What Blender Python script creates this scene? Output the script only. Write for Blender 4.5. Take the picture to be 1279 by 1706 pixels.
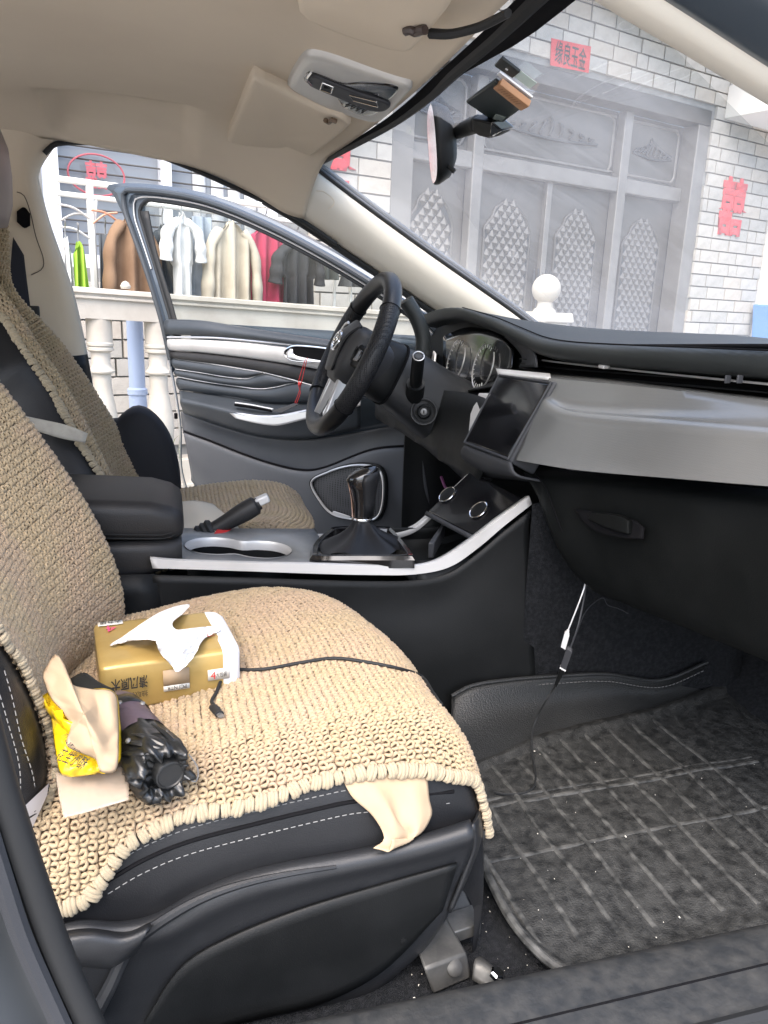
import bpy, bmesh, math, random
from mathutils import Vector, Matrix, noise
rnd = random.Random(11)
V = Vector
for o in list(bpy.data.objects): bpy.data.objects.remove(o)
scene = bpy.context.scene
COL = scene.collection

# ---------------------------------------------------------------- camera
W, H, F = 1279.0, 1706.0, 1280.0            # photograph size and focal length in its pixels
YAW, PITCH, ROLL = map(math.radians, (16.0, 15.0, 2.3))
CAM = V((0.0, -1.30, 1.12))
D_ = V((math.sin(YAW)*math.cos(PITCH), math.cos(YAW)*math.cos(PITCH), -math.sin(PITCH)))
_r = D_.cross(V((0, 0, 1))).normalized(); _u = _r.cross(D_)
R_ = _r*math.cos(ROLL) + _u*math.sin(ROLL)
U_ = _u*math.cos(ROLL) - _r*math.sin(ROLL)
cd = bpy.data.cameras.new('camera'); cam = bpy.data.objects.new('camera', cd); COL.objects.link(cam)
cd.sensor_fit = 'HORIZONTAL'; cd.sensor_width = 36.0; cd.lens = 36.0*F/W
cd.clip_start = 0.02; cd.clip_end = 500
cam.matrix_world = Matrix(((R_.x, U_.x, -D_.x, CAM.x), (R_.y, U_.y, -D_.y, CAM.y), (R_.z, U_.z, -D_.z, CAM.z), (0, 0, 0, 1)))
scene.camera = cam
# ---------------------------------------------------------------- sky, sun, exposure
SUN_EL, SUN_AZ = math.radians(58), math.radians(215)
world = bpy.data.worlds.new('World'); scene.world = world; world.use_nodes = True
nt = world.node_tree; nt.nodes.clear()
sky = nt.nodes.new('ShaderNodeTexSky'); sky.sky_type = 'NISHITA'; sky.sun_disc = False
sky.sun_elevation = SUN_EL; sky.sun_rotation = SUN_AZ; sky.dust_density = 4.0; sky.air_density = 1.0; sky.ozone_density = 1.0
bg = nt.nodes.new('ShaderNodeBackground'); bg.inputs['Strength'].default_value = 0.15
wo = nt.nodes.new('ShaderNodeOutputWorld')
nt.links.new(sky.outputs[0], bg.inputs[0]); nt.links.new(bg.outputs[0], wo.inputs[0])
sl = bpy.data.lights.new('sun', 'SUN'); so = bpy.data.objects.new('sun', sl); COL.objects.link(so)
sl.energy = 0.8; sl.angle = math.radians(70); sl.color = (1.0, 0.975, 0.94)
sd = V((math.sin(SUN_AZ)*math.cos(SUN_EL), math.cos(SUN_AZ)*math.cos(SUN_EL), math.sin(SUN_EL)))   # towards the sun
so.rotation_euler = sd.to_track_quat('Z', 'Y').to_euler(); so.location = (-4, -6, 9)
scene.view_settings.view_transform = 'Standard'; scene.view_settings.look = 'None'
scene.view_settings.exposure = 2.05; scene.view_settings.gamma = 1.0
scene.render.engine = 'CYCLES'
scene.cycles.max_bounces = 10; scene.cycles.diffuse_bounces = 5; scene.cycles.transparent_max_bounces = 12

# ---------------------------------------------------------------- pixel -> point on a plane of the place
def ray(x, y): return D_ + R_*((x-W/2)/F) - U_*((y-H/2)/F)
def PY(x, y, v): d = ray(x, y); return CAM + d*((v-CAM.y)/d.y)
def PX(x, y, v): d = ray(x, y); return CAM + d*((v-CAM.x)/d.x)
def PZ(x, y, v): d = ray(x, y); return CAM + d*((v-CAM.z)/d.z)
def PP(x, y, p, n): d = ray(x, y); return CAM + d*((p-CAM).dot(n)/d.dot(n))
def proj(P):
    d = P-CAM; z = d.dot(D_); return (W/2+F*d.dot(R_)/z, H/2-F*d.dot(U_)/z)
def lerp(a, b, t): return a+(b-a)*t
def sstep(a, b, x):
    t = min(1, max(0, (x-a)/(b-a))); return t*t*(3-2*t)

# ---------------------------------------------------------------- curves
def cat(pts, n, closed=False):
    """n points evenly spaced along a Catmull-Rom curve through pts"""
    P = [V(p) for p in pts]; m = len(P)
    if m == 2 and not closed: return [P[0].lerp(P[1], i/(n-1)) for i in range(n)]
    out = []; segs = m if closed else m-1; K = 14
    for i in range(segs):
        p1, p2 = P[i], P[(i+1) % m]
        p0 = P[i-1] if (closed or i > 0) else p1*2-p2
        p3 = P[(i+2) % m] if (closed or i+2 < m) else p2*2-p1
        for k in range(K):
            t = k/K
            out.append(0.5*((2*p1)+(p2-p0)*t+(2*p0-5*p1+4*p2-p3)*t*t+(3*p1-p0-3*p2+p3)*t*t*t))
    if not closed: out.append(P[-1].copy())
    else: out.append(out[0].copy())
    L = [0.0]
    for a, b in zip(out, out[1:]): L.append(L[-1]+(b-a).length)
    res = []; j = 0; tot = L[-1]; nn = n if closed else n-1
    for i in range(n):
        s = tot*i/nn
        while j < len(L)-2 and L[j+1] < s: j += 1
        dl = L[j+1]-L[j]; t = 0 if dl < 1e-12 else (s-L[j])/dl
        res.append(out[j].lerp(out[j+1], min(1, max(0, t))))
    return res
def lin(pts, n):
    P = [V(p) for p in pts]; L = [0]
    for a, b in zip(P, P[1:]): L.append(L[-1]+(b-a).length)
    res = []; j = 0
    for i in range(n):
        s = L[-1]*i/(n-1)
        while j < len(L)-2 and L[j+1] < s: j += 1
        res.append(P[j].lerp(P[j+1], (s-L[j])/max(1e-9, L[j+1]-L[j])))
    return res

# ---------------------------------------------------------------- mesh pieces: (verts, faces)
def grid(rows, cu=False, cv=False):
    n, m = len(rows), len(rows[0]); vs = [p for r in rows for p in r]; fs = []
    for i in range(n if cu else n-1):
        for j in range(m if cv else m-1):
            a = i*m+j; b = i*m+(j+1) % m; c = ((i+1) % n)*m+(j+1) % m; d = ((i+1) % n)*m+j
            fs.append((a, b, c, d))
    return vs, fs
def loft(curves, n=24, m=None, closed=False):
    """smooth skin over a list of curves (lists of points)"""
    rows = [cat(c, n, closed) for c in curves]
    if m:
        cols = [cat([r[j] for r in rows], m) for j in range(n)]
        rows = [[cols[j][i] for j in range(n)] for i in range(m)]
    return grid(rows, cv=closed)
def frames(P):
    fr = []; up = None
    for i in range(len(P)):
        t = (P[min(i+1, len(P)-1)]-P[max(i-1, 0)])
        t = t.normalized() if t.length > 1e-9 else V((0, 0, 1))
        if up is None: up = V((0, 0, 1)) if abs(t.z) < .9 else V((1, 0, 0))
        x = up.cross(t)
        if x.length < 1e-6: x = V((1, 0, 0)).cross(t)
        x.normalize(); y = t.cross(x).normalized(); up = y; fr.append((x, y, t))
    return fr
def tube(pts, r, seg=8, n=None, closed=False, caps=True, flat=1.0):
    P = cat(pts, n or max(2, len(pts)*4), closed) if n != 0 else [V(p) for p in pts]
    if closed: P = P+[P[0].copy()]
    fr = frames(P); rows = []
    for i, (p, (x, y, t)) in enumerate(zip(P, fr)):
        rr = r(i/(len(P)-1)) if callable(r) else r
        rows.append([p+(x*math.cos(2*math.pi*k/seg)+y*(flat*math.sin(2*math.pi*k/seg)))*rr for k in range(seg)])
    vs, fs = grid(rows, cv=True)
    if caps and not closed:
        fs = fs+[tuple(range(seg))[::-1], tuple(range(len(vs)-seg, len(vs)))]
    return vs, fs
def box(c, s, M=None):
    c = V(c); x, y, z = s[0]/2, s[1]/2, s[2]/2
    vs = [V((a*x, b*y, d*z)) for a in (-1, 1) for b in (-1, 1) for d in (-1, 1)]
    if M is not None: vs = [M @ v for v in vs]
    vs = [v+c for v in vs]
    return vs, [(0, 1, 3, 2), (4, 6, 7, 5), (0, 4, 5, 1), (2, 3, 7, 6), (0, 2, 6, 4), (1, 5, 7, 3)]
def hexa(p):  # eight corners: bottom four then top four, same turn
    return [V(q) for q in p], [(3, 2, 1, 0), (4, 5, 6, 7), (0, 1, 5, 4), (1, 2, 6, 5), (2, 3, 7, 6), (3, 0, 4, 7)]
def prism(poly, d):
    n = len(poly); vs = [V(p) for p in poly]+[V(p)+V(d) for p in poly]
    return vs, [tuple(range(n))[::-1], tuple(range(n, 2*n))]+[(i, (i+1) % n, n+(i+1) % n, n+i) for i in range(n)]
def lathe(prof, c, seg=20, ax=(0, 0, 1)):
    q = V((0, 0, 1)).rotation_difference(V(ax).normalized()); rows = []
    for r, z in prof:
        rows.append([V(c)+q @ V((r*math.cos(2*math.pi*k/seg), r*math.sin(2*math.pi*k/seg), z)) for k in range(seg)])
    vs, fs = grid(rows, cv=True)
    if prof[0][0] > 1e-5: fs.append(tuple(range(seg))[::-1])
    if prof[-1][0] > 1e-5: fs.append(tuple(range(len(vs)-seg, len(vs))))
    return vs, fs
def join(*parts):
    vs = []; fs = []
    for a, b in parts:
        k = len(vs); vs += a; fs += [tuple(i+k for i in f) for f in b]
    return vs, fs
def rrect(cx, cy, w, h, r, k=5):
    out = []
    for sx, sy, a0 in ((1, 1, 0), (-1, 1, 90), (-1, -1, 180), (1, -1, 270)):
        for i in range(k+1):
            a = math.radians(a0+90*i/k)
            out.append((cx+sx*(w/2-r)+r*math.cos(a), cy+sy*(h/2-r)+r*math.sin(a)))
    return out

# ---------------------------------------------------------------- objects
ORG = {}
def me(name, geo, mat, sharp=40, smooth=True):
    m = bpy.data.meshes.new(name); vs, fs = geo
    m.from_pydata([tuple(v) for v in vs], [], fs); m.validate(); m.update()
    if mat is not None: m.materials.append(mat)
    if smooth:
        m.polygons.foreach_set('use_smooth', [True]*len(m.polygons))
        if sharp: m.set_sharp_from_angle(angle=math.radians(sharp))
    return m
def ob(name, geo, mat, parent=None, bev=0, sub=0, sol=0, sharp=40, label=None, kind=None, smooth=True, fix=True, bevseg=2):
    m = geo if isinstance(geo, bpy.types.Mesh) else me(name, geo, mat, sharp, smooth)
    if fix and not isinstance(geo, bpy.types.Mesh):
        b = bmesh.new(); b.from_mesh(m); bmesh.ops.recalc_face_normals(b, faces=b.faces); b.to_mesh(m); b.free()
        if smooth and sharp: m.set_sharp_from_angle(angle=math.radians(sharp))
    o = bpy.data.objects.new(name, m); COL.objects.link(o)
    if parent is not None:
        o.parent = parent; o.location = -ORG.get(parent.name, V((0, 0, 0)))
    ORG[o.name] = V((0, 0, 0))
    if sol: md = o.modifiers.new('thick', 'SOLIDIFY'); md.thickness = abs(sol); md.offset = -1 if sol > 0 else 1
    if bev: md = o.modifiers.new('bev', 'BEVEL'); md.width = bev; md.segments = bevseg; md.limit_method = 'ANGLE'; md.angle_limit = math.radians(35)
    if sub: md = o.modifiers.new('sub', 'SUBSURF'); md.levels = sub; md.render_levels = sub
    if label: o['label'] = label
    if kind: o['kind'] = kind
    return o
def tag(o, label, cat_, group=None):
    o['label'] = label; o['category'] = cat_
    if group: o['group'] = group
    return o
def thing(name, loc, label, cat_, group=None):
    o = bpy.data.objects.new(name, None); COL.objects.link(o); o.location = loc; o.empty_display_size = .1
    ORG[o.name] = V(loc); return tag(o, label, cat_, group)
def inst(mesh, name, parent, M):
    o = bpy.data.objects.new(name, mesh); COL.objects.link(o); o.parent = parent
    off = -ORG.get(parent.name, V((0, 0, 0))) if parent is not None else V((0, 0, 0))
    o.matrix_local = Matrix.Translation(off) @ M; return o
def basis(p, x, y, z, s=(1, 1, 1)):
    return Matrix(((x.x*s[0], y.x*s[1], z.x*s[2], p.x), (x.y*s[0], y.y*s[1], z.y*s[2], p.y), (x.z*s[0], y.z*s[1], z.z*s[2], p.z), (0, 0, 0, 1)))
_txt = {}
def text(name, s, mat, parent, c, x, y, h, w=None, depth=.0006, bold=0.0):
    """flat lettering: centre c, reading direction x, up direction y, height h"""
    cu = bpy.data.curves.new('t', 'FONT'); cu.body = s; cu.align_x = 'CENTER'; cu.align_y = 'CENTER'; cu.size = 1; cu.extrude = 0; cu.offset = bold
    cu.resolution_u = 3
    t = bpy.data.objects.new('t', cu); COL.objects.link(t)
    dg = bpy.context.evaluated_depsgraph_get(); m = bpy.data.meshes.new_from_object(t.evaluated_get(dg))
    bpy.data.objects.remove(t); bpy.data.curves.remove(cu)
    xs = [v.co.x for v in m.vertices] or [0, 1]; ys = [v.co.y for v in m.vertices] or [0, 1]
    k = h/max(1e-6, max(ys)-min(ys)); kx = k if w is None else w/max(1e-6, max(xs)-min(xs))
    cx, cy = (max(xs)+min(xs))/2, (max(ys)+min(ys))/2
    x = V(x).normalized(); y = V(y); y = (y-x*y.dot(x)).normalized(); z = x.cross(y)
    for v in m.vertices: v.co = V(c)+x*((v.co.x-cx)*kx)+y*((v.co.y-cy)*k)+z*depth
    m.materials.clear(); m.materials.append(mat); m.update(); m.name = name
    return ob(name, m, mat, parent)

# ---------------------------------------------------------------- materials
def mat(name, col, rough=.5, metal=0, col2=None, scale=6, detail=4, lo=.4, hi=.65, bump=0, bscale=400, bdist=.001, spec=.5, coat=0, rough2=None, sheen=0, aniso=None, trans=0, alpha=1, stretch=None):
    m = bpy.data.materials.new(name); m.use_nodes = True; n = m.node_tree; b = n.nodes['Principled BSDF']
    c4 = lambda c: (c[0], c[1], c[2], 1)
    b.inputs['Base Color'].default_value = c4(col); b.inputs['Roughness'].default_value = rough; b.inputs['Metallic'].default_value = metal
    b.inputs['Specular IOR Level'].default_value = spec
    if coat: b.inputs['Coat Weight'].default_value = coat; b.inputs['Coat Roughness'].default_value = .06
    if sheen: b.inputs['Sheen Weight'].default_value = sheen
    if trans: b.inputs['Transmission Weight'].default_value = trans
    if alpha < 1: b.inputs['Alpha'].default_value = alpha
    tc = n.nodes.new('ShaderNodeTexCoord'); src = tc.outputs['Object']
    if stretch:
        mp = n.nodes.new('ShaderNodeMapping'); mp.inputs['Scale'].default_value = stretch; n.links.new(src, mp.inputs[0]); src = mp.outputs[0]
    if col2 or rough2 is not None:
        t = n.nodes.new('ShaderNodeTexNoise'); t.inputs['Scale'].default_value = scale; t.inputs['Detail'].default_value = detail; n.links.new(src, t.inputs['Vector'])
        mr = n.nodes.new('ShaderNodeMapRange'); mr.inputs[1].default_value = lo; mr.inputs[2].default_value = hi; n.links.new(t.outputs['Fac'], mr.inputs[0])
        if col2:
            mx = n.nodes.new('ShaderNodeMix'); mx.data_type = 'RGBA'; mx.inputs[6].default_value = c4(col); mx.inputs[7].default_value = c4(col2)
            n.links.new(mr.outputs[0], mx.inputs[0]); n.links.new(mx.outputs[2], b.inputs['Base Color'])
        if rough2 is not None:
            m2 = n.nodes.new('ShaderNodeMapRange'); m2.inputs[3].default_value = rough; m2.inputs[4].default_value = rough2
            n.links.new(mr.outputs[0], m2.inputs[0]); n.links.new(m2.outputs[0], b.inputs['Roughness'])
    if bump:
        t2 = n.nodes.new('ShaderNodeTexNoise'); t2.inputs['Scale'].default_value = bscale; t2.inputs['Detail'].default_value = 3; n.links.new(src, t2.inputs['Vector'])
        bp = n.nodes.new('ShaderNodeBump'); bp.inputs['Strength'].default_value = bump; bp.inputs['Distance'].default_value = bdist
        n.links.new(t2.outputs['Fac'], bp.inputs['Height']); n.links.new(bp.outputs[0], b.inputs['Normal'])
    return m
def voro_bump(m, scale, strength, dist=.001, inv=True):
    n = m.node_tree; b = n.nodes['Principled BSDF']; tc = n.nodes.new('ShaderNodeTexCoord'); v = n.nodes.new('ShaderNodeTexVoronoi')
    v.inputs['Scale'].default_value = scale; n.links.new(tc.outputs['Object'], v.inputs['Vector'])
    bp = n.nodes.new('ShaderNodeBump'); bp.inputs['Strength'].default_value = strength; bp.inputs['Distance'].default_value = dist; bp.invert = inv
    n.links.new(v.outputs['Distance'], bp.inputs['Height']); n.links.new(bp.outputs[0], b.inputs['Normal']); return m
M = {}
M['headliner'] = mat('headliner', (.61, .53, .42), .95, col2=(.58, .50, .395), scale=5, bump=.25, bscale=900, spec=.1)
M['visor'] = mat('visor', (.60, .52, .41), .9, bump=.2, bscale=700, spec=.15)
M['pillar'] = mat('pillar_trim', (.62, .58, .50), .6, bump=.12, bscale=700, spec=.3)
M['gap'] = mat('dark_gap', (.006, .006, .007), .9, spec=.1)
M['rubber'] = mat('black_rubber', (.014, .015, .016), .6, spec=.4)
M['leather'] = voro_bump(mat('black_leather', (.010, .0105, .012), .40, col2=(.014, .0145, .016), scale=12, spec=.3), 650, .22)
M['leather_soft'] = voro_bump(mat('dark_grey_leather', (.018, .0175, .018), .48, col2=(.024, .023, .023), scale=9, spec=.3), 600, .18)
M['plastic'] = mat('black_plastic', (.006, .0066, .007), .45, col2=(.009, .0097, .0102), scale=9, rough2=.58, bump=.25, bscale=700, spec=.22)
M['plastic_grey'] = mat('dark_grey_plastic', (.036, .038, .043), .5, col2=(.045, .047, .052), scale=6, rough2=.62, bump=.2, bscale=800, spec=.3)
M['shield'] = mat('seat_shield_plastic', (.014, .015, .017), .42, col2=(.04, .042, .045), scale=9, lo=.55, hi=.85, bump=.25, bscale=650, spec=.5)
M['gloss'] = mat('gloss_black', (.006, .006, .007), .1, spec=.6, coat=.6, rough2=.2, scale=8)
M['silver'] = mat('satin_silver', (.62, .61, .6), .34, metal=.75, col2=(.55, .54, .53), scale=5, rough2=.42, bump=.05, bscale=900)
M['silver_paint'] = mat('silver_trim_paint', (.60, .59, .575), .42, metal=.35, col2=(.5, .49, .475), scale=10, lo=.5, hi=.8, bump=.05, bscale=800)
M['chrome'] = mat('chrome', (.8, .8, .8), .12, metal=1)
M['door_grey'] = mat('door_blue_grey_leather', (.030, .036, .043), .42, col2=(.039, .045, .052), scale=7, bump=.2, bscale=700, spec=.45)
M['body'] = mat('dark_blue_grey_paint', (.055, .07, .088), .3, metal=.35, col2=(.062, .078, .097), scale=3, coat=.5)
M['carpet'] = mat('dark_carpet', (.010, .011, .0125), .95, col2=(.022, .023, .026), scale=140, lo=.4, hi=.8, bump=.9, bscale=500, bdist=.003, spec=.1)
M['white'] = mat('white_plastic', (.72, .72, .72), .5)
M['metal'] = mat('steel', (.36, .36, .35), .42, metal=.85, col2=(.22, .22, .22), scale=25, rough2=.6)
M['dull'] = mat('dull_steel', (.12, .118, .11), .5, metal=.6, col2=(.06, .06, .058), scale=30, rough2=.7, bump=.3, bscale=200)
M['red'] = mat('red_paper', (.55, .035, .035), .6, col2=(.48, .03, .03), scale=12)
M['ink'] = mat('black_ink', (.015, .014, .013), .7)
M['thread'] = mat('pale_thread', (.20, .20, .195), .8)

# ================================================================ GROUND
ob('ground', grid([[V((x, y, 0)) for y in (-60, -2, 2, 60)] for x in (-60, -2, 8, 60)]),
   mat('pale_concrete', (.36, .36, .35), .85, col2=(.30, .30, .29), scale=2, bump=.4, bscale=60), kind='structure')

# ================================================================ CAR
car = thing('car', (0, 0, 0), 'dark blue grey car with its front doors open and beige headliner inside', 'car')
def P(name, geo, m, parent=None, **k): return ob(name, geo, m, parent or car, **k)

# ---- floor, tunnel, firewall, sill
P('floor_pan', grid([[V((x, y, .392)) for y in (-.70, -.4, 0, .4, .72)] for x in (-1.7, -.8, 0, .6, 1.12)]), M['carpet'], sol=.02)
P('firewall', grid([[V((x, y, z)) for y in (-.74, 0, .74)] for x, z in ((1.02, .395), (1.13, .47), (1.15, .8), (1.12, 1.06))]), M['carpet'], sol=-.02)
sill = P('door_sill', loft([[(x, -.695, .398) for x in (-1.2, 0, 1.2)], [(x, -.70, .425) for x in (-1.2, 0, 1.2)], [(x, -.715, .437) for x in (-1.2, 0, 1.2)],
     [(x, -.80, .437) for x in (-1.2, 0, 1.2)], [(x, -.825, .42) for x in (-1.2, 0, 1.2)], [(x, -.83, .30) for x in (-1.2, 0, 1.2)]], 16, 26),
  mat('worn_sill_plastic', (.020, .022, .024), .5, col2=(.05, .05, .048), scale=60, detail=14, lo=.36, hi=.80, bump=.4, bscale=120, bdist=.002), sol=.012, sharp=60)
P('seam', tube([(.1, -.762, .4385), (.6, -.757, .4385), (1.1, -.752, .4385)], .0016, 6), M['gap'], sill)
P('rubber_seal', tube([(-.3, -.812, .436), (.4, -.812, .438), (1.1, -.808, .438)], .009, 8), M['rubber'], sill)
P('driver_door_sill', loft([[(x, .70, .398) for x in (-.3, 1.1)], [(x, .71, .44) for x in (-.3, 1.1)], [(x, .80, .44) for x in (-.3, 1.1)], [(x, .82, .30) for x in (-.3, 1.1)]], 4, 16), M['body'], sol=.01)

# ---- headliner
def zc(X): return 1.478-.018*sstep(-.1, .25, X)-.042*sstep(.16, .37, X)
def ze(X): return 1.435-.028*sstep(-.25, .1, X)-.10*sstep(.02, .38, X)
RC = [PZ(x, y, 1.452) for x, y in ((75, 160), (165, 135), (330, 200), (345, 262))]
def headz(X, Y):
    t = min(1, max(0, (abs(Y)-.40)/.225)); z = zc(X)-(zc(X)-(ze(X) if Y > 0 else 1.425-.02*sstep(.1, .36, X)))*t**2.2
    # pressed recess above each front door
    y = abs(Y); fx = sstep(-.215, -.19, X)*(1-sstep(.055, .080, X)); lim = .345-.06*(X-.05)
    fy = sstep(lim, lim+.028, y)*(1-sstep(.57, .61, y)); z += .026*fx*fy
    return z
xs = [-1.7, -1.3, -.9, -.6]+[-.5+.016*i for i in range(54)]
xs = [x for x in xs if x < .352]+[.358]
ys = [-.622+1.244*i/110 for i in range(111)]
hl = P('headliner', grid([[V((x-.03*(Y/.6)**2*(1 if x > .2 else 0)*sstep(.2, .35, x), Y, headz(x, Y))) for Y in ys] for x in xs]), M['headliner'], sol=-.012, sharp=0)
rp = P('roof_panel', loft([[(x, Y, 1.545-.07*(abs(Y)/.66)**3-.05*sstep(.1, .42, x)) for Y in (-.66, -.6, -.4, 0, .4, .6, .66)] for x in (-1.75, -1, 0, .2, .39)], 30, 20), M['body'], sol=-.01)  # unseen outer roof shell, added above the headliner to block light
P('header_seal', tube([PZ(*p, 1.417)+V((.012, 0, .0)) for p in ((518, 275), (560, 252), (640, 206), (700, 160), (740, 121), (800, 68), (830, 40), (880, -10), (930, -60))], lambda t: .005+.005*t, 8, 40), M['rubber'], hl)
P('frit_band', loft([[PZ(*p, 1.422)+V((.0, 0, .0)) for p in ((522, 274), (640, 200), (740, 112), (830, 28), (930, -75))], [PZ(*p, 1.422)+V((w, 0, -.5*w)) for p, w in (((522, 274), .004), ((640, 200), .008), ((740, 112), .018), ((830, 28), .032), ((930, -75), .036))]], 20), M['gap'], hl, sol=.003)

# ---- A pillars
AU = [(470, 255), (519, 279), (600, 341), (700, 414), (800, 484), (862, 528), (930, 580)]
AL = [(440, 330), (492, 361), (560, 406), (640, 460), (722, 516), (800, 566), (860, 606)]
au = [PY(*p, .605) for p in AU]; al = [PY(*p, .640) for p in AL]
am = [a.lerp(b, .5)+V((0, -.035, .006)) for a, b in zip(au, al)]
aq = [a.lerp(b, .15)+V((0, -.022, .004)) for a, b in zip(au, al)]; ar = [a.lerp(b, .85)+V((0, -.022, .0)) for a, b in zip(au, al)]
ap = P('a_pillar_trim', loft([c[1:] for c in (au, aq, am, ar, al)], 30, 18), M['pillar'], sol=.006, sharp=0)
P('roof_joint_seam', tube([au[1]+V((0, -.003, 0)), aq[1]+V((0, -.003, 0)), am[1]+V((0, -.003, 0)), ar[1]+V((0, -.003, 0)), al[1]+V((0, -.003, 0))], .0022, 6, 16), M['gap'], ap)
def apt(s, t):   # point on pillar trim: s along, t across
    a = cat(au[1:], 30); b = cat(am[1:], 30); c = cat(al[1:], 30); i = int(s*29)
    p = cat([a[i], aq[1].lerp(aq[1], 0) if False else a[i].lerp(c[i], .15)+V((0, -.022, .004)), b[i], a[i].lerp(c[i], .85)+V((0, -.022, 0)), c[i]], 21)
    return p[int(t*20)]
P('airbag_badge', tube([PY(x, y, .575) for x, y in ((527, 318), (540, 320), (556, 334), (553, 345), (546, 347))], .0012, 5, 14), M['visor'], ap)
P('rubber_seal', tube([a+V((.004, .002, .004)) for a in au[1:]], .0065, 8, 30), M['rubber'], ap)
P('rubber_seal', tube([a+V((-.002, .004, -.006)) for a in al], .008, 8, 30), M['rubber'], ap)
mir = lambda p: V((p.x, -p.y, p.z))
NL = [(880, -95), (960, -40), (1038, 10), (1110, 52), (1190, 99), (1279, 153), (1400, 228), (1560, 327), (1760, 451)]      # lower and upper edge of the beige strip
NU_ = [(930, -95), (1000, -48), (1073, 0), (1140, 42), (1210, 87), (1279, 131), (1400, 205), (1560, 303), (1760, 428)]
n0 = [PY(x, y, -.585) for x, y in NL]; n1 = [PY(x, y, -.64) for x, y in NU_]
na = P('passenger_a_pillar', loft([[p+V((.02, .012, .02)) for p in n0], n0, [a.lerp(b, .5)+V((-.008, .0, -.008)) for a, b in zip(n0, n1)], n1, [p+V((.012, -.004, .012)) for p in n1]], 30, 14), M['pillar'], sol=.004, sharp=0)
P('body_flange', loft([[p+V((.004, .002, .006)) for p in n1], [p+V((-.004, -.014, .006)) for p in n1], [p+V((-.002, -.05, .022)) for p in n1], [p+V((.012, -.075, .045)) for p in n1], [p+V((.03, -.09, .08)) for p in n1], [p+V((.08, -.07, .13)) for p in n1]], 30, 24), M['body'], na, sol=.006, sharp=0)
P('rubber_seal', tube([p+V((.0, -.062, .026)) for p in n1], .008, 8, 30), M['rubber'], na)
P('driver_a_pillar_body', loft([[p+V((0, .01, -.004)) for p in al[1:]], [p+V((0, .05, .01)) for p in al[1:]], [p+V((.05, .06, .07)) for p in al[1:]], [p+V((.02, .02, .02)) for p in au[1:]]], 30, 14), M['body'], sol=.006, sharp=0)

# ---- roof rail seal over the open driver door
rs = [PY(x, y, .628) for x, y in ((74, 256), (84, 246), (98, 239), (150, 238), (220, 248), (300, 273), (420, 326), (492, 362), (560, 407))]
P('door_opening_seal', tube(rs, .0058, 8, 60), M['rubber'])

M['visor_line'] = mat('trim_joint', (.11, .09, .07), .8)
# ---- B pillar, driver side
be = [(66, 285), (70, 320), (84, 372), (104, 430), (124, 490), (146, 590), (163, 690), (178, 760), (190, 860)]
b0 = [PY(x, y, .655) for x, y in be]
b1 = [PY(x-14, y+2, .628) for x, y in be]; b2 = [PY(x-40, y+3, .618) for x, y in be]; b3 = [PY(x-150, y+3, .612) for x, y in be]; b4 = [PY(x-330, y+3, .62) for x, y in be]
top = lambda c, n: c[:n]
def bcurve(lst, ytop): return [PY(*ytop)]+lst
N7 = 7
bt = [[PY(100, 233, .64)]+b0[:N7], [PY(70, 222, .62)]+b1[:N7], [PY(30, 207, .60)]+b2[:N7], [PY(-70, 195, .60)]+b3[:N7], [PY(-270, 180, .60)]+b4[:N7]]
bp = P('b_pillar_trim', loft(bt, 34, 26), M['headliner'], sol=-.008, sharp=0)
P('b_pillar_lower_trim', loft([[q+V((0, -.003, 0)) for q in c[N7-2:]] for c in (b0, b1, b2, b3, b4)], 16, 20), M['plastic'], sol=-.008, sharp=0)
P('height_adjuster_plate', tube([PY(x, y, .612) for x, y in ((28, 320), (40, 326), (50, 352), (60, 395), (72, 430), (70, 448), (52, 458))], .0011, 5, 26), M['visor_line'], bp)
P('belt_guide_slot', loft([[PY(x, y, .606) for x, y in ((28, 352), (40, 345), (50, 356))], [PY(x, y, .606) for x, y in ((28, 370), (40, 380), (50, 376))]], 8, 6), M['gap'], bp, sol=-.004)
belt = P('seat_belt', loft([[PY(x, y, .585) for x, y in ((22, 395), (18, 440), (14, 500), (8, 600))], [PY(x, y, .585) for x, y in ((40, 425), (44, 460), (54, 535), (70, 640))]], 18, 6), mat('navy_belt_webbing', (.012, .014, .024), .8, bump=.4, bscale=900), sol=.002)
P('belt_stop', box(PY(57, 519, .58), (.022, .012, .024)), M['rubber'], belt, bev=.003)

# ---- windscreen
wt = [PZ(x, y, 1.424)+V((.012, 0, .004)) for x, y in ((522, 274), (640, 200), (740, 112), (830, 28), (960, -110))]
gl = bpy.data.materials.new('dusty_glass'); gl.use_nodes = True; n = gl.node_tree; n.nodes.clear()
o_ = n.nodes.new('ShaderNodeOutputMaterial'); tr = n.nodes.new('ShaderNodeBsdfTransparent'); tr.inputs[0].default_value = (.93, .95, .94, 1)
df = n.nodes.new('ShaderNodeBsdfTranslucent'); df.inputs[0].default_value = (.8, .8, .8, 1); gs = n.nodes.new('ShaderNodeBsdfGlossy'); gs.inputs['Roughness'].default_value = .02
tc = n.nodes.new('ShaderNodeTexCoord'); mp = n.nodes.new('ShaderNodeMapping'); mp.inputs['Scale'].default_value = (3, 34, 3); mp.inputs['Rotation'].default_value = (0, 0, .5); n.links.new(tc.outputs['Object'], mp.inputs[0])
t1 = n.nodes.new('ShaderNodeTexNoise'); t1.inputs['Scale'].default_value = 2.6; t1.inputs['Detail'].default_value = 8; t1.inputs['Distortion'].default_value = .6; n.links.new(mp.outputs[0], t1.inputs['Vector'])
t2 = n.nodes.new('ShaderNodeTexNoise'); t2.inputs['Scale'].default_value = 3.5; t2.inputs['Detail'].default_value = 5; n.links.new(tc.outputs['Object'], t2.inputs['Vector'])
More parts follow.
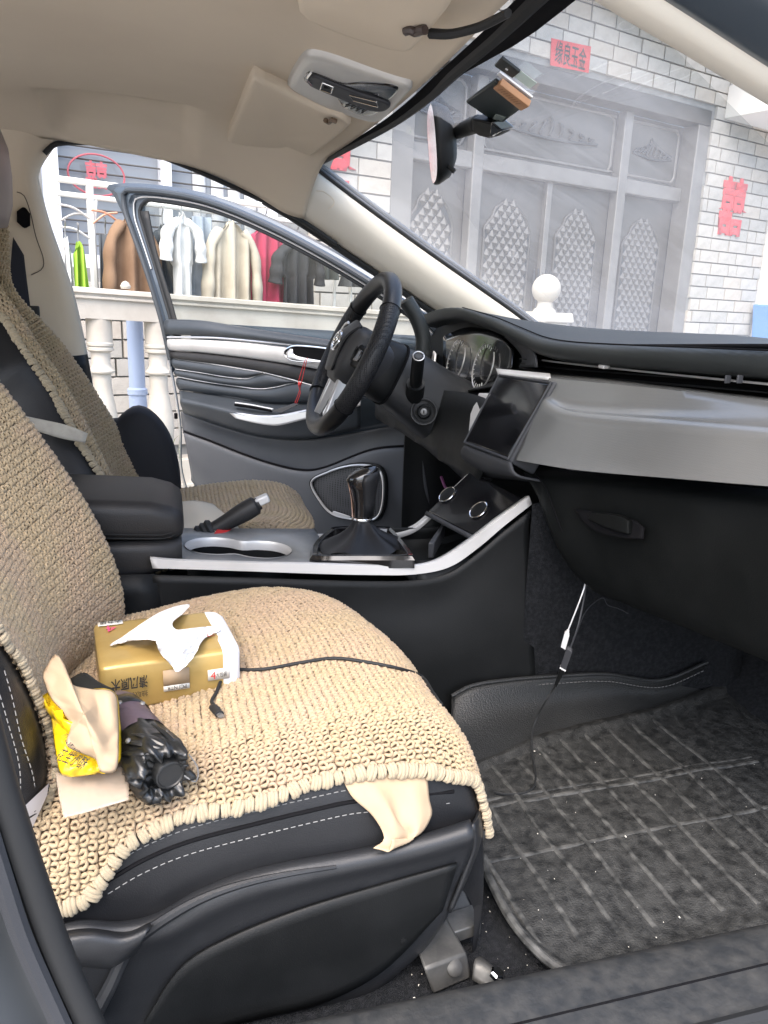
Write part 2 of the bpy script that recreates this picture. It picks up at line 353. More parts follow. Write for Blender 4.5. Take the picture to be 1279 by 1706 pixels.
m1 = n.nodes.new('ShaderNodeMapRange'); m1.inputs[1].default_value = .35; m1.inputs[2].default_value = .8; m1.inputs[3].default_value = .085; m1.inputs[4].default_value = .135; n.links.new(t1.outputs['Fac'], m1.inputs[0])
m2 = n.nodes.new('ShaderNodeMapRange'); m2.inputs[1].default_value = .35; m2.inputs[2].default_value = .75; m2.inputs[3].default_value = .0; m2.inputs[4].default_value = .08; n.links.new(t2.outputs['Fac'], m2.inputs[0])
ad = n.nodes.new('ShaderNodeMath'); ad.operation = 'ADD'; n.links.new(m1.outputs[0], ad.inputs[0]); n.links.new(m2.outputs[0], ad.inputs[1])
x1 = n.nodes.new('ShaderNodeMixShader'); n.links.new(ad.outputs[0], x1.inputs[0]); n.links.new(tr.outputs[0], x1.inputs[1]); n.links.new(df.outputs[0], x1.inputs[2])
lw = n.nodes.new('ShaderNodeLayerWeight'); lw.inputs[0].default_value = .5; pw = n.nodes.new('ShaderNodeMath'); pw.operation = 'POWER'; pw.inputs[1].default_value = 4.5; n.links.new(lw.outputs['Facing'], pw.inputs[0]); fr = n.nodes.new('ShaderNodeMapRange'); fr.inputs[3].default_value = .045; fr.inputs[4].default_value = .75; n.links.new(pw.outputs[0], fr.inputs[0]); x2 = n.nodes.new('ShaderNodeMixShader'); n.links.new(fr.outputs[0], x2.inputs[0]); n.links.new(x1.outputs[0], x2.inputs[1]); n.links.new(gs.outputs[0], x2.inputs[2]); n.links.new(x2.outputs[0], o_.inputs[0])
M['dusty_glass'] = gl
g2 = gl.copy(); g2.name = 'window_glass'; M['glass'] = g2
for nd in g2.node_tree.nodes:
    if nd.type == 'MAP_RANGE' and nd.inputs[4].default_value < .5: nd.inputs[3].default_value *= .15; nd.inputs[4].default_value *= .2
    if nd.type == 'BSDF_TRANSPARENT': nd.inputs[0].default_value = (.78, .81, .79, 1)
wl = [p for p in au[1:]]; wtop = V((.372, 0, 1.428)); wbase = V((1.10, 0, 1.085))
rows = []
for i in range(20):
    t = i/19; e = cat(wl, 20)[i]; cen = wtop.lerp(wbase, t)+V((.0, 0, .03*math.sin(math.pi*t)))
    rows.append([V((lerp(cen.x, e.x+.008, (abs(k)/10)**2), lerp(0, e.y, k/10), lerp(cen.z, e.z+.004, (abs(k)/10)**2.2))) for k in range(-10, 11)])
ws = P('windscreen', grid(rows), gl, sharp=0)
from mathutils.bvhtree import BVHTree
_g = grid(rows); WSB = BVHTree.FromPolygons([tuple(v) for v in _g[0]], _g[1])
def PG(x, y, off=.012):
    d = ray(x, y).normalized(); h = WSB.ray_cast(CAM, d)
    return h[0]-d*off*1.6 if h[0] is not None else PX(x, y, .45)
# cowl outside the screen
P('cowl', loft([[(1.00-.32*(abs(k)/6)**2*.4, k*.105, 1.075-.02*(abs(k)/6)**2) for k in range(-6, 7)], [(1.3-.1*(abs(k)/6)**2, k*.105, 1.05) for k in range(-6, 7)], [(1.95-.1*(abs(k)/6)**2, k*.105, .93) for k in range(-6, 7)]], 30, 12), M['body'], sol=.01)

# ---- sun visors
def PH(x, y, h):
    z = 1.44
    for _ in range(12):
        p = PZ(x, y, z); z = headz(min(p.x, .352), p.y)-h-max(0, p.x-.352)*.3
    return PZ(x, y, z)
def visor(px, h=.022, name='sun_visor'):
    lo = cat([PH(x, y, h) for x, y in px], 48, True); c = sum(lo, V())/48
    hi = [a+V((0, 0, .03)) for a in lo]; r1 = [a+V((0, 0, .006)) for a in lo]
    ins = [a.lerp(c, .035)-V((0, 0, .003)) for a in lo]; ins2 = [a.lerp(c, .10)-V((0, 0, .0045)) for a in lo]; ins3 = [a.lerp(c, .6)-V((0, 0, .005)) for a in lo]
    g = grid([hi, r1, lo, ins, ins2, ins3], cv=True); g = (g[0]+[c-V((0, 0, .005))], g[1]+[(len(g[0])-48+i, len(g[0])-48+(i+1) % 48, len(g[0])) for i in range(48)])
    return P(name, g, M['visor'], sharp=0)
v1 = visor(((424, 128), (440, 138), (500, 166), (545, 187), (584, 199), (574, 215), (530, 250), (505, 267), (480, 272), (420, 262), (384, 250), (376, 240), (396, 190), (414, 146)), .016); v1['label'] = 'driver side sun visor folded up'
P('visor_clip', tube([PH(x, y, .026) for x, y in ((541, 200), (548, 204), (553, 200), (560, 203))], .004, 6, 10), mat('brown_clip', (.12, .08, .05), .5), v1)
v2 = visor(((498, -60), (497, 8), (510, 30), (560, 52), (620, 72), (662, 84), (684, 82), (702, 64), (728, 34), (750, 4), (762, -40), (740, -100), (620, -110)), .024); v2['label'] = 'passenger side sun visor with printed warning sticker'
P('visor_clip', tube([PH(x, y, .036) for x, y in ((676, 52), (684, 50), (692, 54), (700, 51), (708, 50))], .005, 8, 12), mat('dark_brown_clip', (.05, .035, .03), .4), v2)
st = [PH(x, y, .0335) for x, y in ((626, -14), (682, -8), (670, 19), (634, 8))]
stk = P('warning_sticker', (st, [(0, 1, 2, 3)]), mat('visor_sticker', (.62, .6, .57), .6), v2, sol=.0006)
gp = mat('grey_print', (.2, .19, .18), .7)
for i in range(4):
    a = st[0].lerp(st[3], .2+.2*i); b = st[1].lerp(st[2], .2+.2*i)
    P('print_line', tube([a.lerp(b, .12)-V((0, 0, .0008)), a.lerp(b, .9)-V((0, 0, .0008))], .0009, 4, 2), gp, v2)
P('visor_arm', tube([PH(x, y, .03) for x, y in ((716, 56), (750, 57), (790, 48), (815, 38), (846, 22))], lambda t: .0052-.001*t, 8, 20), M['rubber'], v2)

# ---- overhead console
def plate(px, h, th, m, name, parent, n=56, inset=.06):
    lo = cat([PH(x, y, h) for x, y in px], n, True); c = sum(lo, V())/n; hi = [p+V((0, 0, h+.01)) for p in lo]
    i1 = [a.lerp(c, inset)-V((0, 0, th)) for a in lo]; i2 = [a.lerp(c, inset*2.4)-V((0, 0, th*1.1)) for a in lo]; i3 = [a.lerp(c, .6)-V((0, 0, th*1.1)) for a in lo]
    g = grid([hi, lo, i1, i2, i3], cv=True); k = len(g[0])
    return P(name, (g[0]+[c-V((0, 0, th*1.1))], g[1]+[(k-n+i, k-n+(i+1) % n, k) for i in range(n)]), m, parent, sharp=0)
oc = ((512, 92), (496, 108), (480, 138), (486, 148), (540, 176), (590, 194), (622, 202), (640, 196), (668, 166), (687, 145), (676, 140), (600, 115), (540, 95))
ohc = plate(oc, .007, .004, mat('silver_grey_lamp_frame', (.50, .49, .46), .38, metal=.25), 'overhead_console', car)
lens = ((514, 118), (506, 126), (507, 135), (516, 140), (556, 158), (572, 178), (600, 191), (615, 192), (628, 188), (650, 165), (664, 148), (648, 141), (605, 137), (570, 138), (540, 126))
lp = plate(lens, .0112, .0015, M['gloss'], 'lamp_recess', ohc, 60, .03)
bar = ((520, 124), (512, 132), (516, 141), (560, 160), (612, 181), (640, 184), (648, 172), (600, 156), (552, 137))
plate(bar, .0135, .0025, M['plastic_grey'], 'switch_bar', ohc, 40, .04)
def strip(px, h): 
    q = [PH(x, y, h) for x, y in px]; return join(*[tube([q[i], q[(i+1) % len(q)]], .0010, 6, 2) for i in range(len(q))])
P('switch_frame', strip(((537, 138), (533, 150), (551, 156), (555, 145)), .0172), M['chrome'], ohc)
P('switch_frame', strip(((582, 159), (588, 168), (630, 179), (627, 170)), .0172), M['chrome'], ohc)
P('button', box(PH(544, 147, .0172), (.010, .008, .003)), M['plastic'], ohc, bev=.001)
P('chrome_edge', tube([PH(x, y, .0165) for x, y in ((518, 121), (512, 131), (520, 142))], .0016, 6, 16), M['chrome'], ohc)
for k in range(4): P('grille_rib', tube([PH(575+9*k, 178+3.5*k, .014), PH(600+7*k, 172+1.5*k, .014)], .0010, 5, 2), M['plastic'], ohc)

# ---- dashboard
def XL(lst): return [PX(a, b, c) for a, b, c in lst]
lip = XL([(706, 526, .63), (730, 517, .64), (765, 515, .65), (815, 531, .655), (860, 552, .65), (892, 567, .64), (930, 575, .64), (1000, 580, .645), (1140, 586, .655), (1279, 592, .67), (1420, 598, .68)])
far = [V((1.06-.42*(abs(y)/.7)**2, y, 1.092-.012*(abs(y)/.7))) for y in (.69, .6, .5, .4, .25, .1, -.05, -.2, -.38, -.55, -.66)]
mid = [a.lerp(b, .5)+V((0, 0, .006)) for a, b in zip(lip, far)]; near = [a.lerp(b, .08)+V((0, 0, .004)) for a, b in zip(lip, far)]
und = [a+V((.004, 0, -.022)) for a in lip]; und2 = [a+V((.035, 0, -.030)) for a in lip]
M['dash_pad'] = mat('soft_dash_top', (.013, .016, .0165), .5, col2=(.018, .021, .0215), scale=8, bump=.3, bscale=600, spec=.45)
dash = P('dashboard', loft([far, mid, near, lip, und, und2], 70, 40), M['dash_pad'], sol=.004, sharp=0)
P('stitched_seam', tube([a.lerp(b, .045)+V((0, 0, .0055)) for a, b in zip(lip, far)][2:], .0013, 5, 60), M['gap'], dash)
# vent band under the lip
va = XL([(888, 590, .70), (960, 596, .705), (1100, 601, .71), (1279, 606, .72), (1420, 612, .73)])
vb = XL([(888, 622, .70), (960, 634, .705), (1100, 650, .71), (1279, 668, .72), (1420, 684, .73)])
vent = P('air_vent', loft([[p+V((-.03, 0, .02)) for p in va], va, vb, [p+V((-.04, 0, -.004)) for p in vb]], 30, 8), M['gap'], sol=-.004)
for k in range(3):
    f_ = .25+.24*k
    P('vent_slat', loft([[a.lerp(b, f_)+V((-.004, 0, 0)) for a, b in zip(va, vb)], [a.lerp(b, f_+.03)+V((-.030, 0, .002)) for a, b in zip(va, vb)]], 30), M['plastic'], vent, sol=.002)
vs_ = XL([(903, 600, .665), (925, 603, .665), (985, 610, .668), (1100, 622, .672), (1279, 640, .685), (1400, 652, .69)])
P('silver_strip', tube(vs_, .0016, 6, 40), M['silver'], vent)
P('vent_tab', box(PX(1006, 611, .660), (.012, .016, .006)), M['silver_paint'], vent, bev=.0015)
for a in ((1212, 632, .668), (1232, 632, .668)): P('vent_tab', box(PX(*a), (.008, .003, .010)), M['plastic_grey'], vent, bev=.001)
# silver panel
M['panel'] = mat('carbon_look_silver', (.20, .203, .20), .26, metal=.45, col2=(.17, .173, .171), scale=3, coat=.35)
n = M['panel'].node_tree; b_ = n.nodes['Principled BSDF']; tc = n.nodes.new('ShaderNodeTexCoord'); mp = n.nodes.new('ShaderNodeMapping'); mp.inputs['Rotation'].default_value = (.78, 0, 0); n.links.new(tc.outputs['Object'], mp.inputs[0])
ck = n.nodes.new('ShaderNodeTexChecker'); ck.inputs['Scale'].default_value = 520; n.links.new(mp.outputs[0], ck.inputs['Vector']); bp_ = n.nodes.new('ShaderNodeBump'); bp_.inputs['Strength'].default_value = .3; bp_.inputs['Distance'].default_value = .0006
n.links.new(ck.outputs['Fac'], bp_.inputs['Height']); n.links.new(bp_.outputs[0], b_.inputs['Normal'])
p0 = XL([(905, 622, .655), (1000, 630, .66), (1140, 646, .675), (1279, 662, .695), (1420, 678, .71)])
p1 = XL([(914, 630, .628), (1000, 638, .636), (1140, 652, .655), (1279, 668, .676), (1420, 684, .69)])
p2 = XL([(905, 650, .617), (950, 676, .618), (1120, 690, .637), (1279, 702, .655), (1420, 714, .67)])
p2b = XL([(898, 662, .608), (946, 690, .598), (1118, 706, .617), (1279, 719, .636), (1420, 732, .65)])
p3 = XL([(868, 742, .572), (960, 772, .580), (1120, 788, .602), (1279, 802, .623), (1420, 812, .636)])
p4 = XL([(856, 766, .562), (960, 783, .576), (1120, 797, .600), (1279, 810, .622), (1420, 820, .636)])
p5 = [p+V((.035, 0, -.004)) for p in p4]
rows = [cat(c, 60) for c in (p0, p1, p2, p2b, p3, p4, p5)]
def dens(rows, ks):
    out = []
    for a, b, k in zip(rows, rows[1:], ks):
        for i in range(k): out.append([p.lerp(q, i/k) for p, q in zip(a, b)])
    return out+[rows[-1]]
pan = P('dash_trim_panel', grid(dens(rows, (2, 3, 2, 5, 1, 1))), M['panel'], sol=.004, sharp=50)
pan['label'] = 'silver carbon-look trim panel across the dashboard'
# screen unit
sc = [PX(835, 628, .62), PX(920, 641, .622), PX(850, 765, .56), PX(778, 738, .56)]
cs = sum(sc, V())/4; sx = (sc[1]-sc[0]).normalized(); sn = (sc[1]-sc[0]).cross(sc[3]-sc[0]).normalized()
if sn.x > 0: sn = -sn
def quadring(q, k, off): 
    c = sum(q, V())/4; return [c+(p-c)*k+sn*off for p in q]
hz = P('screen_housing', hexa(quadring(sc, 1.10, -.05)+quadring(sc, 1.075, .003)), M['plastic_grey'], bev=.004)
scr = P('touch_screen', hexa(quadring(sc, .98, -.004)+quadring(sc, .975, .0055)), M['gloss'], bev=.002); scr['label'] = 'switched-off glossy black touch screen'
rg = quadring(sc, 1.02, .005)
P('screen_frame', tube(rg, .0022, 6, 80, closed=True) if False else join(*[tube([rg[i], rg[(i+1) % 4]], .0020, 6, 2) for i in range(4)]), M['plastic_grey'], scr)
P('silver_cap', loft([XL([(826, 614, .635), (916, 622, .645)]), XL([(828, 620, .622), (917, 629, .630)]), XL([(829, 626, .619), (916, 633, .627)])], 12, 8), M['silver_paint'], hz, sol=.003)
P('silver_wing', prism(XL([(797, 655, .60), (822, 657, .60), (800, 700, .585), (778, 737, .562), (783, 690, .585)]), V((.025, .0, .0))), M['silver_paint'], hz, bev=.002)
P('lower_lip', loft([XL([(776, 742, .556), (812, 756, .556), (852, 770, .558)]), XL([(770, 752, .56), (806, 778, .56), (862, 790, .565)]), XL([(775, 775, .59), (806, 792, .60), (905, 800, .61)])], 16, 10), M['plastic_grey'], hz, sol=.004)
# instrument cluster
cl = P('instrument_cluster', prism(XL([(716, 535, .70), (765, 520, .71), (815, 536, .71), (852, 556, .71), (886, 590, .71), (893, 616, .71), (840, 652, .70), (742, 655, .70), (716, 600, .70)]), V((.03, 0, 0))), M['plastic'])
P('binnacle_wall', loft([XL([(846, 553, .66), (876, 570, .655), (893, 590, .65), (896, 612, .645)]), XL([(842, 560, .69), (862, 580, .69), (872, 598, .69), (866, 612, .69)])], 16, 8), M['plastic_grey'], cl, sol=.003)
P('binnacle_floor', loft([XL([(728, 652, .645), (780, 650, .645), (838, 640, .64)]), XL([(740, 640, .70), (790, 640, .70), (850, 622, .70)])], 16, 6), M['plastic'], cl, sol=.003)
P('cluster_lens', loft([XL([(738, 560, .690), (780, 545, .692), (830, 556, .692), (856, 585, .69)]), XL([(738, 640, .675), (780, 640, .675), (820, 636, .675), (852, 612, .675)])], 20, 8), M['gloss'], cl, sol=-.002)
for cx, cy, r in ((.47, 1.000, .052), (.30, 1.000, .052)):
    c = V((.672, cy and cx, cy)); ax = V((-.97, 0, .2)).normalized(); q = V((0, 0, 1)).rotation_difference(ax)
    ring = [c+q @ V((r*math.cos(a), r*math.sin(a), 0)) for a in [math.radians(20+i*290/30) for i in range(31)]]
    P('gauge_ring', tube(ring, .0017, 6, 50), M['silver'], cl)
    P('gauge_dial', join(*[tube([c+q @ V((r*.78*math.cos(a), r*.78*math.sin(a), .001)), c+q @ V((r*.93*math.cos(a), r*.93*math.sin(a), .001))], .0008, 4, 2) for a in [math.radians(-30+i*240/16) for i in range(17)]]), M['white'], cl)
# glove box and lower dash
lo_ = XL([(862, 775, .60), (905, 792, .625), (1000, 800, .64), (1140, 818, .655), (1279, 834, .67), (1420, 850, .68)])
g1 = XL([(880, 800, .59), (912, 812, .61), (1000, 826, .625), (1140, 842, .64), (1279, 862, .655), (1420, 880, .665)])
g2_ = XL([(905, 845, .60), (935, 900, .615), (1010, 920, .635), (1140, 950, .65), (1279, 985, .66), (1420, 1010, .665)])
g3 = XL([(940, 900, .64), (985, 975, .66), (1050, 1005, .672), (1160, 1048, .68), (1279, 1096, .69), (1420, 1150, .69)])
g4 = [p+V((.12, 0, .012)) for p in g3]; g5 = [p+V((.30, 0, .10)) for p in g3]
M['glove'] = mat('matte_black_glovebox', (.0045, .0052, .0052), .6, col2=(.007, .0078, .0078), scale=10, bump=.35, bscale=550, spec=.13)
gb = P('glove_box', loft([[p+V((.05, 0, .004)) for p in lo_], lo_, g1, g2_, g3, g4, g5], 50, 40), M['glove'], sol=.004, sharp=0)
nrm = V((-.95, 0, -.2)).normalized()
P('latch_recess', loft([XL([(958, 848, .612), (975, 872, .612), (1000, 888, .614), (1040, 897, .618), (1072, 898, .622)]), XL([(985, 852, .618), (1010, 858, .618), (1035, 860, .622), (1060, 868, .626), (1074, 880, .624)])], 20, 8), M['gap'], gb, sol=.003)
P('latch_handle', loft([XL([(978, 864, .606), (1000, 876, .606), (1030, 886, .608), (1046, 890, .612)]), XL([(985, 853, .606), (1008, 856, .605), (1032, 860, .608), (1046, 868, .612)])], 20, 8), M['glove'], gb, sol=-.01, bev=.002)
P('panel_gap', tube(XL([(893, 790, .603), (910, 815, .603), (930, 870, .606), (955, 925, .63), (985, 975, .652)]), .0016, 5, 30), M['gap'], gb)
P('dash_end_panel', prism([V((x, -.682, z)) for x, z in ((.685, 1.075), (.70, 1.04), (.695, .99), (.645, .93), (.66, .88), (.665, .78), (.69, .715), (1.1, .74), (1.1, 1.07), (.85, 1.085))], V((0, .012, 0))), M['plastic'])
# knee panel, driver side
P('knee_panel', loft([XL([(628, 660, .54), (700, 650, .58), (800, 660, .60), (850, 700, .60)]), XL([(626, 690, .54), (690, 722, .56), (760, 770, .57), (800, 800, .575)]), XL([(628, 694, .56), (690, 730, .585), (760, 780, .60), (800, 812, .60)]), XL([(640, 680, .75), (700, 720, .75), (780, 760, .75), (830, 790, .75)])], 24, 16), M['plastic'], sol=.004, sharp=60)
P('kick_panel', loft([[(.62, .68, .40), (.62, .69, .70), (.62, .69, 1.0)], [(1.1, .66, .40), (1.1, .66, .7), (1.1, .66, 1.0)]], 8, 6), M['plastic'], sol=.01)
P('lower_harness', tube([PX(*a) for a in ((735, 795, .68), (742, 812, .67), (756, 825, .66), (765, 850, .66))], .004, 6, 16), mat('violet_wire', (.22, .06, .16), .5))

# ---- steering wheel and column
WC = V((.395, .39, 1.014)); wn = V((-.906, 0, .423)).normalized(); wu = V((.423, 0, .906)).normalized(); wy = V((0, 1, 0))
def wp(a, b, c=0): return WC+wy*a+wu*b+wn*c          # a towards driver's left, b up the wheel, c towards the driver
RR = .176; rrim = .0195
def rimpt(a): return wp(RR*math.cos(a), RR*math.sin(a))
M['rim'] = voro_bump(mat('black_wheel_leather', (.010, .010, .011), .36, spec=.45), 500, .25)
M['perf'] = mat('perforated_leather', (.010, .010, .011), .46, spec=.42)
n = M['perf'].node_tree; tc = n.nodes.new('ShaderNodeTexCoord'); v_ = n.nodes.new('ShaderNodeTexVoronoi'); v_.inputs['Scale'].default_value = 260; v_.inputs['Randomness'].default_value = .15; n.links.new(tc.outputs['Object'], v_.inputs['Vector'])
mr = n.nodes.new('ShaderNodeMapRange'); mr.inputs[1].default_value = .15; mr.inputs[2].default_value = .42; n.links.new(v_.outputs['Distance'], mr.inputs[0]); bb = n.nodes.new('ShaderNodeBump'); bb.inputs['Strength'].default_value = .9; bb.inputs['Distance'].default_value = .002
n.links.new(mr.outputs[0], bb.inputs['Height']); n.links.new(bb.outputs[0], n.nodes['Principled BSDF'].inputs['Normal'])
sw = P('steering_wheel', tube([rimpt(math.radians(a)) for a in range(0, 360, 10)], rrim, 20, 96, closed=True), M['rim'], sharp=0)
for a0, a1 in ((-38, 38), (142, 218)):
    aa = [math.radians(a0+180+(a1-a0)*i/14) for i in range(15)]
    P('grip_cover', tube([rimpt(a) for a in aa], rrim+.0012, 20, 40, caps=False), M['perf'], sw, sharp=0)
    for e in (0, -1): P('grip_seam', tube([rimpt(aa[e])+(wn*math.cos(k)+(rimpt(aa[e])-WC).normalized()*math.sin(k))*(rrim+.002) for k in [2*math.pi*i/16 for i in range(16)]], .0009, 5, 32, closed=True), M['gap'], sw)
hubo = [(.07, .055), (.0, .066), (-.07, .055), (-.084, .02), (-.075, -.03), (-.045, -.066), (0, -.074), (.045, -.066), (.075, -.03), (.084, .02)]
def hubring(k, c): return [wp(a*k, b*k, c) for a, b in hubo]
hr = [cat(hubring(k, c), 48, True) for k, c in ((.80, -.075), (.98, -.03), (1.0, .0), (.92, .022), (.6, .034), (.2, .038), (.02, .038))]
P('hub', grid(hr, cv=True), mat('dark_grey_hub', (.03, .03, .032), .5, bump=.15, bscale=800), sw, sharp=0)
P('hub_cover', loft([cat([wp(a, b, c) for a, b, c in ((-.055, .06, .016), (0, .07, .018), (.055, .06, .016))], 12), cat([wp(a, b, c) for a, b, c in ((-.05, .02, .036), (0, .02, .040), (.05, .02, .036))], 12), cat([wp(a, b, c) for a, b, c in ((-.035, -.05, .03), (0, -.055, .033), (.035, -.05, .03))], 12)], 12, 12), M['leather'], sw, sol=-.004, sharp=0)
em = [wp(.027*math.cos(a), .012+.021*math.sin(a), .043) for a in [2*math.pi*i/24 for i in range(24)]]
P('emblem_ring', tube(em, .0032, 8, 48, closed=True), M['chrome'], sw)
P('emblem_swoosh', tube([wp(a, .012+b, .044) for a, b in ((.016, -.006), (.006, -.010), (-.004, -.004), (-.008, .006), (-.001, .011), (.009, .006), (.004, -.001))], .0024, 8, 30), M['chrome'], sw)
P('emblem_plate', lathe([(.024, 0), (.024, .003), (.001, .004)], wp(0, .012, .038), 24, wn), M['gloss'], sw)
P('silver_bezel', tube([wp(a, b, c) for a, b, c in ((.03, .06, .03), (.052, .052, .03), (.058, .02, .032), (.05, -.004, .035))], .0034, 8, 24), M['silver'], sw)
for s in (1, -1):
    P('spoke', hexa([wp(s*.07, .026, -.02), wp(s*.165, .012, -.012), wp(s*.165, -.022, -.012), wp(s*.07, -.026, -.02), wp(s*.07, .026, .012), wp(s*.165, .012, .006), wp(s*.165, -.022, .006), wp(s*.07, -.026, .012)]), M['plastic'], sw, bev=.005)
    P('button_cluster', hexa([wp(s*.078, .018, .011), wp(s*.125, .010, .008), wp(s*.125, -.012, .008), wp(s*.078, -.016, .011), wp(s*.078, .018, .017), wp(s*.125, .010, .013), wp(s*.125, -.012, .013), wp(s*.078, -.016, .017)]), M['gloss'], sw, bev=.002)
    P('silver_spoke', hexa([wp(s*.030, -.06, -.012), wp(s*.044, -.06, -.012), wp(s*.058, -.163, -.008), wp(s*.044, -.166, -.008), wp(s*.030, -.06, .014), wp(s*.044, -.06, .014), wp(s*.058, -.163, .008), wp(s*.044, -.166, .008)]), M['silver'], sw, bev=.004)
# column shroud (axis runs forward and down from the hub)
def colsec(d, w, h, dz=0, r=.35):
    c = WC-wn*d+wu*dz; out = []
    for k in range(32):
        a = 2*math.pi*k/32; ca, sa = math.cos(a), math.sin(a); e = 2/3.2
        out.append(c+wy*(w*math.copysign(abs(ca)**e, ca))+wu*(h*math.copysign(abs(sa)**e, sa)))
    return out
M['shroud'] = mat('dark_shroud_plastic', (.020, .021, .0225), .42, col2=(.027, .028, .030), scale=9, bump=.2, bscale=800, spec=.35)
P('column_collar', grid([colsec(.03, .052, .052), colsec(.05, .066, .066), colsec(.09, .070, .072), colsec(.10, .066, .070)], cv=True), M['plastic'], sharp=50)
sh = P('steering_column', grid([colsec(.098, .055, .058), colsec(.102, .072, .070), colsec(.15, .078, .076, -.004), colsec(.22, .085, .082, -.014), colsec(.31, .095, .095, -.026), colsec(.36, .10, .10, -.03)], cv=True), M['shroud'], sharp=50)
P('collar_gap', tube(colsec(.1, .0715, .0715), .0025, 6, 64, closed=True), M['gap'], sh)
ig = PY(706, 686, .306)
P('ignition_ring', lathe([(.030, -.03), (.030, .002), (.028, .005), (.024, .004), (.023, -.004), (.0165, -.004), (.0155, .006), (.0135, .008), (.012, .004), (.001, .004)], ig, 32, V((-.35, -.93, .1))), M['plastic'], sh)
P('ignition_highlight', tube([ig+V((-.35, -.93, .1)).normalized()*.004+q_ for q_ in [V((0, 0, 1)).rotation_difference(V((-.35, -.93, .1)).normalized()) @ V((.028*math.cos(a), .028*math.sin(a), 0)) for a in [2*math.pi*i/24 for i in range(24)]]], .0016, 6, 48, closed=True), M['shroud'], sh)
P('key_slot', lathe([(.0075, 0), (.0075, .008), (.006, .009), (.001, .009)], ig, 20, V((-.35, -.93, .1))), M['metal'], sh)
P('slot', box(ig+V((-.35, -.93, .1)).normalized()*.0095, (.0022, .0015, .007)), M['gap'], sh)
s0, s1 = PY(690, 660, .325), PY(697, 594, .215)
stk_ = P('wiper_stalk', tube([s0, s0.lerp(s1, .35), s0.lerp(s1, .36), s0.lerp(s1, .97), s1], lambda t: .021-.004*t if t < .33 else .0125+.001*math.sin(t*3), 16, 30), M['plastic'], sharp=30)
sa_ = (s1-s0).normalized()
P('stalk_end', lathe([(.0095, -.004), (.0095, .002), (.0075, .004), (.0072, .0025), (.001, .0025)], s1, 20, sa_), M['plastic_grey'], stk_)
P('stalk_ring', tube([s1+sa_*.001+V((0, 0, 1)).rotation_difference(sa_) @ V((.0112*math.cos(a), .0112*math.sin(a), 0)) for a in [2*math.pi*i/20 for i in range(20)]], .0014, 6, 40, closed=True), M['silver'], stk_)
P('indicator_stalk', tube([wp(.08, .02, -.12), wp(.14, .05, -.10), wp(.19, .075, -.09)], .010, 10, 16), M['plastic'])
P('hood_strut', tube([PY(x, y, .48) for x, y in ((676, 500), (694, 530), (704, 560), (704, 590), (702, 610))], lambda t: .018, 10, 24), M['dash_pad'])
P('column_gaiter', loft([[PX(724, 585, .62), PX(727, 590, .61)], [PX(718, 612, .61), PX(724, 618, .60)], [PX(716, 630, .60), PX(722, 640, .60)]], 4, 10), M['silver_paint'], sol=.004)

# ---- rear view mirror hung on the windscreen
mr_ = [PY(x, y, .0) for x, y in ((722, 183), (716, 186), (713, 210), (713, 235), (717, 275), (724, 298), (732, 290), (740, 265), (744, 240), (742, 215), (735, 192))]
cen = sum(mr_, V())/len(mr_)
ma = V((-.55, -.84, 0)).normalized()  # mirror face looks towards the driver's seat and back
mX = V((-.28, .96, 0)).normalized(); mZ = V((-.30, 0, .954)).normalized(); mN = V((-.93, -.30, -.2)).normalized()
MC = PY(728, 241, .02); mV = (PY(718, 184, .02)-PY(727, 300, .02)).normalized(); mH = V((.232, .972, 0)).normalized(); mN = mV.cross(mH).normalized()
if mN.x > 0: mN = -mN
def mel(k, c, a=.066, b=.105): 
    out = []
    for i in range(40):
        t = 2*math.pi*i/40; e = 2/2.8; ca, sa = math.cos(t), math.sin(t)
        out.append(MC+mH*(a*k*math.copysign(abs(ca)**e, ca))+mV*(.060*k*math.copysign(abs(sa)**e, sa)*1.0)+mN*c)
    return out
rvm = P('rear_view_mirror', grid([mel(.05, -.030), mel(.5, -.028), mel(.85, -.018), mel(1, 0), mel(1, .006), mel(.95, .009)], cv=True), M['plastic'], sharp=50)
g_ = mel(.95, .0088); P('mirror_glass', (g_+[MC+mN*.009], [(i, (i+1) % 40, 40) for i in range(40)]), M['chrome'], rvm)
MA = [PY(752, 221, .03), PG(776, 213, .03), PG(800, 205, .022)]; MA[1] = (MA[0]+MA[2])/2
P('mirror_arm', tube(MA, lambda t: .0125 if .04 < t < .97 else .008, 14, 20), M['plastic'], rvm)
P('ball_joint', tube([MC-mN*.026, PY(750, 222, .03)], .007, 8, 4), M['plastic'], rvm)
P('arm_neck', tube([MA[2], PG(810, 202, .018)], .006, 8, 4), M['metal'], rvm)
P('mount', prism([PG(x, y, .006) for x, y in ((806, 188), (842, 196), (858, 212), (850, 218), (835, 222), (815, 217), (805, 208))], V((-.024, -.01, -.012))), M['plastic'], rvm, bev=.005)
P('sensor_cover', prism([PG(x, y, .010) for x, y in ((840, 196), (858, 212), (843, 222), (836, 218))], V((-.026, -.012, -.010))), M['gloss'], rvm, bev=.004)
P('dimmer_tab', tube([PY(742, 274, -.02), PY(749, 279, -.03), PY(757, 286, -.035)], .0042, 8, 8), M['plastic'], rvm)

